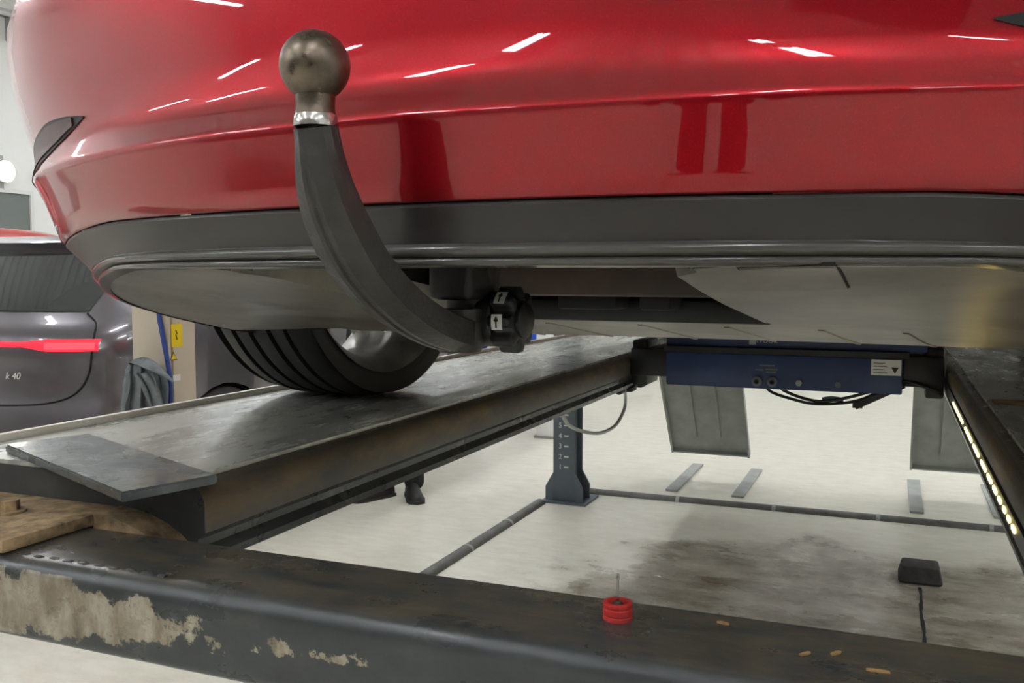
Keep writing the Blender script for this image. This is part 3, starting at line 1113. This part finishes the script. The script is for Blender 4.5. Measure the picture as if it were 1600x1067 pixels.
# reflectors let into the bumper corners
for sgn in (-1, 1):
    for nm, gsc, off, mt in (('reflector_recess', 1.0, .0015, 'black'), ('reflector', .72, .0035, 'reflector')):
        bm = bmesh.new()
        Pg = []
        for i in range(17):
            s = i / 16
            s2 = lerp((1 - gsc) * .30, 1 - (1 - gsc) * .2, s)
            x = lerp(.432, .76, s2)
            zm = .424 - .022 * s2 - .024 * s2 * s2
            hw = gsc * .0185 * (min(1, s2 / .35) ** .75) * (1 if s2 < .72 else max(.05, 1 - ((s2 - .72) / .28) ** 2 * .9))
            hw = max(hw, .0006)
            row = []
            for j in range(7):
                z = zm + hw * (j / 3 - 1)
                row.append(Vector((sgn * x, rear_y(red_rows, x, z) - off, z)))
            Pg.append(row)
        V = grid(bm, Pg)
        ex = bmesh.ops.extrude_face_region(bm, geom=list(bm.faces))
        for v in ex['geom']:
            if isinstance(v, bmesh.types.BMVert):
                v.co.y += .003
        obj(nm, bm, mt, car)
# wheel arch liners, wheels, a suspension link
for sgn in (-1, 1):
    for yw in (1.03, 3.9):
        bm = bmesh.new()
        Pg = []
        for i in range(25):
            a = math.radians(-28 + 236 * i / 24)
            Pg.append([Vector((sgn * x, yw + .372 * math.cos(a), .335 + .372 * math.sin(a))) for x in (.60, .70, .80, .86)])
        V = grid(bm, Pg)
        bm.faces.new([r_[0] for r_ in V])
        obj('wheel_arch_liner', bm, 'cavity', car)
        wheel(car, sgn * .79, yw, .335, .235, .272, sgn)
for sgn in (-1, 1):
    for y0_, x1_ in ((1.18, .36), (1.10, .30)):
        pts = smoothpts([(sgn * .68, 1.09, .20), (sgn * .56, (1.09 + y0_) / 2, .185), (sgn * x1_, y0_, .20)], 5)
        bm = bmesh.new()
        sweep(bm, pts, lambda i: [(-.014, -.018), (.014, -.018), (.014, .018), (-.014, .018)])
        obj('control_arm', bm, 'hub', car)
# socket of the tow bar
bm = bmesh.new()
ty = .145
lathe(bm, [(0, .205), (.021, .205), (.0235, .212), (.0235, .245), (.026, .262), (.026, .34), (0, .34)], 32, T(0, ty, 0))
box(bm, -.023, .023, ty - .045, ty + .02, .232, .29, bev=.008, seg=3)
obj('tow_socket', bm, 'socket', car)
bm = bmesh.new()
box(bm, -.10, .10, ty - .03, ty + .14, .32, .342, bev=.003)
obj('tow_bracket', bm, 'black', car)

# ---- detachable tow bar
tb = thing('tow_bar', 'dark steel swan-neck tow bar with a worn round ball and a black knob', 'tow bar', (CO[0], CO[1], RT + .20), CR)
def local(u, v):
    """photo pixel on the centre plane of the car -> tow bar space"""
    Ri = Matrix.Rotation(-CR, 4, 'Z')
    o_ = Ri @ (Vector((0, 0, CH)) - Vector((CO[0], CO[1], RT + .20)))
    d_ = Ri @ px(u, v)
    return o_ + d_ * (-o_.x / d_.x)
b0 = local(492, 103)
bm = bmesh.new()
rb = .025
lathe(bm, [(.0128, -.0225)] + [(rb * math.cos(a), rb * math.sin(a)) for a in [math.radians(-57 + 143 * i / 26) for i in range(27)]] + [(0, rb)], 48, T(*b0))
obj('ball', bm, 'steel', tb)
bm = bmesh.new()
lathe(bm, [(.0142, -.021), (.0138, -.026), (.0138, -.031), (.0146, -.0345)], 40, T(*b0))
obj('neck', bm, 'steel', tb)
bm = bmesh.new()
lathe(bm, [(.0146, -.0343), (.0152, -.0352), (.0160, -.0405), (.0160, -.043), (.010, -.043)], 40, T(*b0))
obj('collar', bm, 'brightsteel', tb)
cl = [b0 + Vector((0, 0, -.0425))] + [local(u, v) for u, v in [(497, 222), (501, 255), (510, 300), (528, 350), (558, 407), (598, 455), (640, 490), (682, 512), (712, 520)]]
cl = smoothpts(cl, 6)
n = len(cl) - 1
bm = bmesh.new()
def arm_sec(i):
    f = i / n
    k_ = min(1, max(0, (f - .05) / .45))
    hw = lerp(.0164, .0175, k_)
    ht = lerp(.0158, .0225, k_ ** 1.2)
    if f > .85:
        ht = lerp(.0225, .0205, (f - .85) / .15)
    e = lerp(2.0, 4.2, min(1, k_ * 1.4))
    if f < .18:
        e = 2.0
    c1 = .30                       # chamfer share
    oct_ = [(1, -c1), (1.0, -.12), (.90, -.06), (.90, .06), (1.0, .12), (1, c1), (.62, 1), (.25, 1), (-.25, 1), (-.62, 1), (-1, c1), (-1, .12), (-.90, .06), (-.90, -.06), (-1, -.12), (-1, -c1),
            (-.62, -1), (-.25, -1), (.25, -1), (.62, -1)]
    ang = [-16, -7, -3, 3, 7, 16, 55, 78, 102, 125, 164, 173, 177, 183, 187, 196, 235, 258, 282, 305]
    out = []
    m_ = min(1, max(0, (f - .10) / .35))
    m_ = m_ * m_ * (3 - 2 * m_)
    for (ou, ov), ad in zip(oct_, ang):
        cu_, cv_ = math.cos(math.radians(ad)), math.sin(math.radians(ad))
        out.append((lerp(cu_, ou, m_) * hw, lerp(cv_, ov, m_) * ht))
    return out
sweep(bm, cl, arm_sec, up=Vector((1, 0, 0)) if False else Vector((0, 0, 1)))
obj('arm', bm, 'castiron', tb, angle=22)
# foot that plugs into the socket
e_ = cl[-1]
bm = bmesh.new()
lathe(bm, [(0, -.020), (.019, -.020), (.022, -.016), (.022, .02), (.0, .02)], 28, T(0, e_.y + .008, e_.z + .002))
obj('plug_foot', bm, 'castiron', tb)
# hand knob on the side
kc = at_x(775, 500, CO[0] + .04)
kq = Matrix.Rotation(-CR, 4, 'Z') @ (kc - Vector((CO[0], CO[1], RT + .20)))
ky, kz = kq.y, kq.z
Mk = T(.012, ty + .002, kz) @ rot('Y', 90)
bm = bmesh.new()
lathe(bm, [(0, 0), (.024, 0), (.026, .003), (.026, .016), (.024, .018), (0, .018)], 36, Mk)
kn_collar = obj('knob_collar', bm, 'black', tb)
bm = bmesh.new()
poly = []
for i in range(84):
    a = 2 * PI * i / 84
    rr_ = .0265 + .0045 * max(-.6, min(.6, math.cos(8 * (a + math.radians(133))) * 1.3)) / .6
    poly.append((rr_ * math.cos(a), rr_ * math.sin(a)))
rings = []
for s, h in ((.90, .0175), (.98, .019), (1, .022), (1, .036), (.97, .039), (.85, .0405)):
    rings.append([bm.verts.new(Mk @ Vector((x * s, y * s, h))) for x, y in poly])
for a, b in zip(rings, rings[1:]):
    for j in range(84):
        bm.faces.new((a[j], a[(j + 1) % 84], b[(j + 1) % 84], b[j]))
bm.faces.new(rings[0]); bm.faces.new(rings[-1])
knob = obj('knob', bm, 'black', tb, angle=60)
bm = bmesh.new()
lathe(bm, [(0, .040), (.017, .040), (.017, .044), (.014, .046), (0, .046)], 28, Mk)
obj('knob_cap', bm, 'black', knob)
# white arrow stickers on two of the lobes that face backwards
for ang, nm in ((-133, 'a'), (-88, 'b')):
    a0 = math.radians(ang + 0)
    bm = bmesh.new()
    Pg = []
    for i in range(7):
        a = a0 + math.radians(-13 + 26 * i / 6)
        Pg.append([Mk @ Vector((.0314 * math.cos(a), .0314 * math.sin(a), h)) for h in (.0235, .0345)])
    grid(bm, Pg)
    st = obj('arrow_sticker', bm, 'white', knob)
    bm = bmesh.new()
    Pg = []
    for i in range(9):
        s = i / 8
        a = a0 + math.radians(10 - 20 * s)
        hw_ = .0006 if s < .55 else .0026 * (1 - (s - .55) / .45)
        Pg.append([Mk @ Vector((.0316 * math.cos(a), .0316 * math.sin(a), .0285 + q_)) for q_ in (-hw_ - .0002, hw_ + .0002)])
    grid(bm, Pg)
    obj('printed_arrow', bm, 'ink', st)
bm = bmesh.new()
Pg = []
for i in range(5):
    a = math.radians(-112 + 14 * i / 4)
    Pg.append([Mk @ Vector((.0263 * math.cos(a), .0263 * math.sin(a), h)) for h in (.004, .011)])
grid(bm, Pg)
obj('green_mark', bm, 'green', kn_collar)

# ------------------------------------------------------------------ neighbouring bay: dark car, post, towel
SO = (-4.12, 2.86, 0)
sv = thing('parked_car', 'dark grey car with a lit red tail light bar parked beside the lift', 'car', SO)
LF = 4.6
srow = [(.24, .16, .82, .34, 2.6, LF), (.36, .05, .90, .34, 2.6, LF), (.50, .02, .925, .34, 2.6, LF), (.64, .015, .93, .34, 2.6, LF), (.70, .045, .93, .34, 2.6, LF), (.80, .055, .932, .34, 2.6, LF),
        (.90, .05, .932, .34, 2.5, LF), (.97, .045, .930, .34, 2.5, LF), (1.02, .075, .92, .36, 2.5, LF - .1), (1.06, .11, .905, .38, 2.5, LF - .5), (1.09, .15, .885, .42, 2.4, LF - 1.0),
        (1.20, .23, .83, .42, 2.4, LF - 1.3), (1.32, .33, .76, .42, 2.4, LF - 1.6), (1.40, .40, .70, .42, 2.4, LF - 1.9), (1.43, .36, .67, .42, 2.4, LF - 2.0), (1.465, .46, .60, .42, 2.3, LF - 2.2), (1.48, .9, .42, .5, 2, LF - 2.4)]
P = perimeter(srow, nr=28, ns=36)
bm = bmesh.new()
V = grid(bm, P, close_u=True)
bm.faces.new(V[-1])
cut_arches(bm, (.98, 3.75), .37, .35)
obj('body_shell', bm, 'suv', sv, angle=60)
def band(rows, z0, z1, x0, x1, off, nz=6, nx=16, shape=None):
    Pg = []
    for i in range(nx + 1):
        s = i / nx
        x = lerp(x0, x1, s)
        a, b = (z0, z1) if shape is None else shape(s)
        Pg.append([Vector((x, rear_y(rows, x, lerp(a, b, j / nz)) - off, lerp(a, b, j / nz))) for j in range(nz + 1)])
    return Pg
bm = bmesh.new()
grid(bm, band(srow, 1.11, 1.38, -.72, .72, .004, nx=30, shape=lambda s: (1.11, 1.38)))
obj('rear_window', bm, 'glass', sv)
for sgn in (-1, 1):             # side glass
    bm = bmesh.new()
    Pg = []
    for z in (1.11, 1.16, 1.22, 1.28, 1.34, 1.38):
        _, Y0, Wd, S, n_, yf = interp(srow, z)
        Pg.append([Vector((sgn * (Wd + .003), lerp(Y0 + S + .15, yf - .9, j / 12), z)) for j in range(13)])
    grid(bm, Pg)
    obj('side_window', bm, 'glass', sv)
def tl_shape(s):
    x = abs(lerp(-.865, .865, s))
    f = min(1, max(0, (x - .56) / .10))
    return (.955 - .018 * f, .978 + .012 * f)
bm = bmesh.new()
grid(bm, band(srow, 0, 0, -.865, .865, .006, nz=3, nx=60, shape=tl_shape))
tl = obj('tail_light', bm, 'tail', sv)
for sgn in (-1, 1):
    bm = bmesh.new()
    grid(bm, band(srow, 0, 0, sgn * .66, sgn * .855, .008, nz=2, nx=10, shape=lambda s: (.945, .975)))
    obj('light_core', bm, 'tailcore', tl)
bm = bmesh.new()
for sgn in (-1, 1):             # tailgate shut line
    pts = []
    for x, z in [(.72, 1.10), (.80, 1.06), (.835, 1.0), (.84, .92), (.83, .84), (.80, .77), (.74, .725), (.62, .70), (.40, .69), (.15, .687), (0, .687)]:
        pts.append(Vector((sgn * x, rear_y(srow, x, z) - .001, z)))
    tube(bm, smoothpts(pts, 4), .0045, 6)
obj('tailgate_gap', bm, 'seam', sv)
obj('number_plate', B(-.26, .26, .004, .010, .52, .63, bev=.002), 'white', sv)
iv = XF[sv.name].inverted()
def onrear(u, v, dz=0):
    # photo pixel on the rear face of the parked car
    d = px(u, v)
    for i in range(4000):
        p = Vector((0, 0, CH)) + d * (3.0 + i * .0005)
        q = iv @ p
        if q.y > rear_y(srow, q.x, q.z) - .004:
            return q
q = onrear(25, 588)
text('badge_lettering', 'k 40', .043, T(q.x - .018, q.y - .003, q.z) @ rot('Z', 12) @ rot('X', 90), 'white', sv, shear=.25)
for yw in (.98, 3.75):
    for sgn in (-1, 1):
        wheel(sv, sgn * .81, yw, .35, .23, .24, sgn, hub=False)
        bm = bmesh.new()
        Pg = []
        for i in range(21):
            a = math.radians(-15 + 210 * i / 20)
            Pg.append([Vector((sgn * x, yw + .371 * math.cos(a), .35 + .371 * math.sin(a))) for x in (.62, .78, .90)])
        V = grid(bm, Pg)
        bm.faces.new([r_[0] for r_ in V])
        obj('wheel_arch_liner', bm, 'cavity', sv)
obj('floor_pan', B(-.6, .6, .3, 4.3, .22, .26), 'cavity', sv, smooth=False)

# red car two bays away
rc = thing('red_estate_car', 'faded red car far behind the dark parked car', 'car', (-6.75, 3.2, 0))
rrow = [(z * 1.11, *r_) for z, *r_ in srow]
P = perimeter(rrow, nr=20, ns=24)
bm = bmesh.new()
V = grid(bm, P, close_u=True)
bm.faces.new(V[-1])
cut_arches(bm, (.98, 3.75), .37, .36)
obj('body_shell', bm, 'redcar', rc, angle=60)
bm = bmesh.new()
for sgn in (-1, 1):
    Pg = []
    for z in (1.24, 1.32, 1.40, 1.50):
        _, Y0, Wd, S, n_, yf = interp(rrow, z)
        Pg.append([Vector((sgn * (Wd + .003), lerp(Y0 + S + .15, yf - .9, j / 12), z)) for j in range(13)])
    grid(bm, Pg)
grid(bm, band(rrow, 1.24, 1.52, -.7, .7, .004, nx=20))
obj('window_glass', bm, 'glass', rc)
for yw in (.98, 3.75):
    for sgn in (-1, 1):
        wheel(rc, sgn * .81, yw, .35, .23, .24, sgn, hub=False)

# beige post of the next lift
bx0 = at_y(207, 540, 2.80).x
bx1 = at_y(263, 540, 2.80).x
bp = thing('beige_post', 'beige steel lift post with a yellow warning sticker beside the dark car', 'post', ((bx0 + bx1) / 2, 2.87, 0))
bm = bmesh.new()
box(bm, bx0, bx1, 2.80, 2.815, .015, 3.2, bev=.003)
box(bm, bx1 - .022, bx1 - .012, 2.814, 2.86, .015, 3.2)
box(bm, bx1 - .02, bx1, 2.825, 2.95, .015, 3.2, bev=.003)
box(bm, bx0, bx0 + .015, 2.814, 2.95, .015, 3.2, bev=.003)
obj('column', bm, 'beige', bp, world=True)
obj('base_plate', B(bx0 - .08, bx1 + .08, 2.74, 3.02, 0, .016, bev=.003), 'beige', bp, world=True)
def on_side(u, v):
    return at_x(u, v, bx1)
a = on_side(266, 515); b = on_side(285, 541)
ysk = obj('warning_sticker', B(bx1 - .0005, bx1 + .001, a.y + .004, b.y, b.z, a.z + .02), 'yellow', bp, world=True, smooth=False)
bm = bmesh.new()
mz, my = (a.z + b.z) / 2 + .01, (a.y + b.y) / 2
tube(bm, [(bx1 + .0015, my - .004, mz + .022), (bx1 + .0015, my + .003, mz + .006), (bx1 + .0015, my - .004, mz + .004), (bx1 + .0015, my + .002, mz - .016)], .0022, 6)
obj('bolt_symbol', bm, 'ink', ysk, world=True)
c = on_side(271, 557)
bm = bmesh.new()
prism(bm, [(-.019, -.014), (.019, -.014), (0, .019)], .001, T(bx1, c.y, c.z) @ rot('Z', 90) @ rot('X', 90))
tr = obj('warning_triangle', bm, 'ink', bp, world=True, smooth=False)
bm = bmesh.new()
prism(bm, [(-.0145, -.0115), (.0145, -.0115), (0, .0135)], .0016, T(bx1, c.y, c.z) @ rot('Z', 90) @ rot('X', 90))
obj('triangle_field', bm, 'yellow', tr, world=True, smooth=False)
c = on_side(276, 590)
obj('small_label', B(bx1 - .0005, bx1 + .001, c.y - .02, c.y + .02, c.z - .012, c.z + .012), 'white', bp, world=True, smooth=False)
bm = bmesh.new()
hk = at_y(226, 566, 2.80)
tube(bm, smoothpts([(hk.x, 2.801, hk.z), (hk.x, 2.74, hk.z - .005), (hk.x, 2.72, hk.z + .012)], 5), .006, 8)
obj('hook', bm, 'black', bp, world=True)
# blue hose down the post
pts = [at_y(247, 470, 2.788)] + [at_y(u, v, 2.788) for u, v in [(252, 512), (257, 540), (262, 566), (266, 600), (266, 650)]]
pts += [pts[-1] + Vector((0, -.02, -.35)), Vector((pts[-1].x + .02, 2.73, .02))]
pts = [Vector((pts[0].x - .02, 2.79, 3.15)), pts[0] + Vector((-.01, 0, .5))] + pts
bm = bmesh.new()
tube(bm, smoothpts(pts, 5), .0095, 10)
solo('air_hose', bm, 'bluehose', 'blue air hose hanging down the beige post behind the towel', 'hose', (pts[-1].x, pts[-1].y, 0))
# towel hung over the hook: a gathered cloth with folds
bm = bmesh.new()
xa = at_y(186, 650, 2.72).x; xb = at_y(271, 600, 2.72).x
zt = at_y(230, 557, 2.72).z; zb = at_y(215, 655, 2.72).z - .06
def pw_(tab, v):
    for (a_, p_), (b_, q_) in zip(tab, tab[1:]):
        if a_ <= v <= b_:
            t_ = (v - a_) / (b_ - a_)
            return lerp(p_, q_, t_ * t_ * (3 - 2 * t_))
    return tab[-1][1]
SX = (xb - xa) / 85.0           # metres per photo pixel at the towel
def TX(u_):
    return xa + (u_ - 186) * SX
Lt = [(0, 206), (.1, 198), (.3, 193), (.6, 190), (1, 185)]
Rt = [(0, 243), (.1, 256), (.3, 264), (.6, 262), (1, 262)]
H_ = zt - zb
NU, NV = 90, 44
Pg = []
for j in range(NV + 1):
    v = j / NV
    row = []
    for i in range(NU + 1):
        u = i / NU
        amp = .006 + .017 * min(1, v / .3)
        ph = u * 19 + 1.2 * math.sin(v * 2.4 + u * 2)
        x = TX(lerp(pw_(Lt, v), pw_(Rt, v), u))
        y = 2.752 - .035 * math.sin(min(1, v / .25) * PI / 2) - amp * (math.sin(ph) + .3 * math.sin(ph * 2.1 + 1)) - .025 * math.sin(u * PI)
        z = zt - .006 - .022 * (2 * u - 1) ** 2 * (1 - v) - H_ * v - .03 * math.sin(u * 5 + .8) * v
        row.append(Vector((x, y, z)))
    Pg.append(row)
grid(bm, Pg)
# flap folded over the front, its rolled edge falling to the right
Pg = []
for j in range(23):
    v = j / 22
    row = []
    for i in range(41):
        u = i / 40
        x = TX(lerp(lerp(208, 202, v), lerp(246, 271, min(1, v * 1.3)), u))
        zt_ = zt - .004 - .018 * (2 * u - 1) ** 2
        ze_ = zt - .020 - .075 * u ** 1.1
        z = lerp(zt_, ze_, v)
        roll = .016 * max(0, (v - .8) / .2) ** 2
        y = 2.735 - .062 * math.sin(v * PI * .55) - .007 * math.sin(u * 9 + v * 4) + roll
        row.append(Vector((x, y, z + (.004 if v > .9 else 0))))
    Pg.append(row)
grid(bm, Pg)
# inner fold: a long soft pleat hanging below the flap
for (ua, va, ub, vb, wr) in ((226, .30, 250, .93, .020), (214, .33, 236, .98, .013), (203, .30, 196, .98, .012)):
    Pg = []
    for i in range(19):
        t_ = i / 18
        cx_ = TX(lerp(ua, ub, t_) + 3 * math.sin(t_ * PI)); cz_ = zt - H_ * .62 * lerp(va, vb, t_)
        wd_ = wr * (.55 + .6 * math.sin(PI * (.15 + .75 * t_)))
        Pg.append([Vector((cx_ + wd_ * math.cos(a_), 2.69 - .020 * math.sin(a_), cz_ + .3 * wd_ * math.cos(a_))) for a_ in [PI * q_ / 10 for q_ in range(11)]])
    grid(bm, Pg)
for v in bm.verts:
    v.co.x *= v.co.y / 2.72
ex = bmesh.ops.solidify(bm, geom=list(bm.faces), thickness=.006)
solo('towel', bm, 'towel', 'crumpled grey towel hanging on the beige post', 'towel', ((xa + xb) / 2, 2.74, zt))

# ------------------------------------------------------------------ storage rack far behind, seen under the car
rk = at_y(820, 540, 9.5)
t = thing('storage_rack', 'white steel rack with shelves far behind the lift', 'rack', (rk.x, 9.7, 0))
for sx in (-1, 1):
    for sy in (-1, 1):
        obj('upright', B(sx * .8 - .02, sx * .8 + .02, sy * .2 - .02, sy * .2 + .02, 0, 1.6), 'cabinet', t, smooth=False)
for z in (.1, .42, .86, 1.3):
    obj('shelf', B(-.82, .82, -.22, .22, z, z + .03), 'cabinet', t, smooth=False)
for z in (.45,):
    for i in range(5):
        x = rk.x - .66 + i * .33 * 1.0
        y = 9.7
        bm = bmesh.new()
        box(bm, x - .13, x + .13, y - .20, y + .18, z, z + .33, bev=.01)
        bmesh.ops.delete(bm, geom=[f for f in bm.faces if f.calc_center_median().z > z + .325], context='FACES')
        bmesh.ops.solidify(bm, geom=list(bm.faces), thickness=.006)
        box(bm, x - .10, x + .10, y - .207, y - .199, z + .10, z + .16)
        solo('storage_bin', bm, 'bluebin' if i % 2 == 0 else 'cabinet',
             ('blue' if i % 2 == 0 else 'white') + ' plastic storage bin on the shelf of the far white rack', 'bin', (x, y, z), '%s bins on the far rack' % ('blue' if i % 2 == 0 else 'white'))

# flood lamp on the left wall
pfl = at_x(6, 268, HX0 + .1)
t = thing('wall_flood_lamp', 'bright round flood lamp on the far white wall above the red car', 'lamp', (HX0 + .02, pfl.y, pfl.z))
bm = bmesh.new()
lathe(bm, [(0, 0), (.10, 0), (.15, .06), (.15, .12), (.14, .12), (0, .11)], 28, rot('Y', 90))
obj('housing', bm, 'cabinet', t)
bm = bmesh.new()
lathe(bm, [(0, .119), (.135, .117), (.135, .123), (.06, .130), (0, .132)], 28, rot('Y', 90))
obj('lens', bm, 'flood', t)
obj('bracket', B(-.02, .01, -.05, .05, -.22, .22), 'rampsteel', t, smooth=False)

# ------------------------------------------------------------------ person beyond the runway (shoes and legs show below it)
f1 = at_z(645, 776, 0); f2 = at_z(594, 777, 0)
pc = (f1 + f2) / 2
pe = thing('person', 'person in black trousers and black work shoes standing behind the runway', 'person', pc)
def skin_mesh(name, verts, edges, rad, sub, parent, mats, assign):
    me = bpy.data.meshes.new(name)
    me.from_pydata(verts, edges, [])
    o = bpy.data.objects.new(name, me)
    col.objects.link(o)
    md = o.modifiers.new('s', 'SKIN')
    md.use_smooth_shade = True
    for sv_, r_ in zip(me.skin_vertices[0].data, rad):
        sv_.radius = r_ if isinstance(r_, tuple) else (r_, r_)
    me.skin_vertices[0].data[0].use_root = True
    ss = o.modifiers.new('u', 'SUBSURF'); ss.levels = sub; ss.render_levels = sub
    dg = bpy.context.evaluated_depsgraph_get()
    m2 = bpy.data.meshes.new_from_object(o.evaluated_get(dg))
    bpy.data.objects.remove(o, do_unlink=True)
    m2.materials.clear()
    for m in mats:
        m2.materials.append(MT[m])
    for p in m2.polygons:
        p.use_smooth = True
        p.material_index = assign(p.center)
    o = bpy.data.objects.new(name, m2)
    col.objects.link(o)
    o.parent = parent
    return o
vv = [(0, 0, .98), (0, .01, 1.15), (0, .01, 1.34), (0, .0, 1.46), (0, -.01, 1.53), (0, -.02, 1.60), (0, -.02, 1.69), (0, -.02, 1.75)]
rd = [(.15, .11), (.145, .105), (.165, .115), (.12, .085), (.055, .055), (.075, .09), (.08, .095), (.05, .06)]
ed = [(i, i + 1) for i in range(7)]
def add(pts, rads, root):
    prev = root
    for p_, r_ in zip(pts, rads):
        vv.append(p_); rd.append(r_); ed.append((prev, len(vv) - 1)); prev = len(vv) - 1
    return prev
g1, g2 = f1 - pc, f2 - pc
add([(.09, 0, .90), (.085, -.02, .50), (g1.x, g1.y + .01, .22), (g1.x, g1.y + .02, .03)], [(.085, .09), (.062, .066), (.058, .062), (.062, .066)], 0)
add([(-.09, 0, .90), (-.10, -.03, .50), (g2.x, g2.y + .01, .22), (g2.x, g2.y + .02, .03)], [(.085, .09), (.062, .066), (.058, .062), (.062, .066)], 0)
for s in (1, -1):
    wr = add([(s * .19, 0, 1.42), (s * .25, .01, 1.14), (s * .24, -.08, .92), (s * .235, -.10, .86)], [.06, .045, .034, .036], 2)
    for kx, L_ in ((-.022, .075), (-.007, .085), (.009, .08), (.022, .065)):
        add([(s * (.235), -.11 + kx, .80), (s * .225, -.115 + kx * 1.1, .86 - L_ - .02)], [.0095, .008], wr)
    add([(s * .215, -.145, .83), (s * .205, -.15, .79)], [.011, .009], wr)
body = skin_mesh('body', vv, ed, rd, 2, pe, ['cloth', 'skin'], lambda c: 1 if (c.z > 1.50 or (abs(c.x) > .17 and c.z < .90)) else 0)
bm = bmesh.new()
bmesh.ops.create_uvsphere(bm, u_segments=24, v_segments=14, radius=1, matrix=T(0, .005, 1.715) @ Matrix.Diagonal((.092, .108, .085, 1)))
bmesh.ops.delete(bm, geom=[v for v in bm.verts if v.co.y < -.05 and v.co.z < 1.74], context='VERTS')
obj('hair', bm, 'hair', pe)
bm = bmesh.new()
for s in (-1, 1):
    bmesh.ops.create_uvsphere(bm, u_segments=10, v_segments=8, radius=.011, matrix=T(s * .032, -.108, 1.665))
    bmesh.ops.create_uvsphere(bm, u_segments=10, v_segments=8, radius=.022, matrix=T(s * .082, -.015, 1.655) @ Matrix.Diagonal((.4, .8, 1.3, 1)))
bmesh.ops.create_uvsphere(bm, u_segments=10, v_segments=8, radius=.017, matrix=T(0, -.120, 1.635) @ Matrix.Diagonal((.8, 1, 1.4, 1)))
bmesh.ops.create_uvsphere(bm, u_segments=10, v_segments=8, radius=.022, matrix=T(0, -.106, 1.600) @ Matrix.Diagonal((1.1, .5, .3, 1)))
obj('facial_features', bm, 'skin', pe)
for p_, a in ((g1, -36), (g2, 25)):
    bm = bmesh.new()
    Pg = []
    for i, (yy, hw_, hz) in enumerate(((.085, .03, .075), (.07, .038, .10), (.03, .042, .11), (-.02, .042, .10), (-.07, .047, .075), (-.13, .05, .06), (-.17, .042, .05), (-.195, .02, .035))):
        Pg.append([Vector((hw_ * math.cos(t_), yy, .004 + max(0, hz * math.sin(t_)))) for t_ in [PI * q_ / 10 for q_ in range(11)]])
    V = grid(bm, Pg)
    bm.faces.new(V[0]); bm.faces.new(V[-1])
    for a_, b_ in zip(V, V[1:]):
        bm.faces.new((a_[0], a_[-1], b_[-1], b_[0]))
    bm.transform(T(p_.x, p_.y, 0) @ rot('Z', -a))
    sh = obj('shoe', bm, 'shoe', pe, angle=70)
    bm = bmesh.new()
    prism(bm, [(-.034, .09), (-.046, .03), (-.046, -.03), (-.054, -.12), (-.045, -.18), (0, -.205), (.045, -.18), (.054, -.12), (.046, -.03), (.046, .03), (.034, .09)], .018, T(p_.x, p_.y, 0) @ rot('Z', -a))
    obj('sole', bm, 'rubber', sh, smooth=False)

# another dark car parked behind the near end of the lift; it shows in the bumper
def copy_tree(o, parent=None):
    c_ = o.copy()
    col.objects.link(c_)
    c_.parent = parent
    for ch_ in [q_ for q_ in bpy.data.objects if q_.parent == o]:
        copy_tree(ch_, c_)
    return c_
pk = copy_tree(sv)
pk.location = (-4.3, -1.1, 0)
pk.rotation_euler = (0, 0, PI)
pk['label'] = 'dark car parked opposite the lift, mirrored in the side of the red bumper'
# second person, behind the near end of the lift, mirrored in the red bumper
p2 = thing('person', 'person in dark clothes standing behind the lift, mirrored in the red bumper', 'person', (.06, -.85, 0), PI)
for ch in list(pe.children):
    c_ = ch.copy()
    col.objects.link(c_)
    c_.parent = p2
    for g_ in ch.children:
        d_ = g_.copy()
        col.objects.link(d_)
        d_.parent = c_
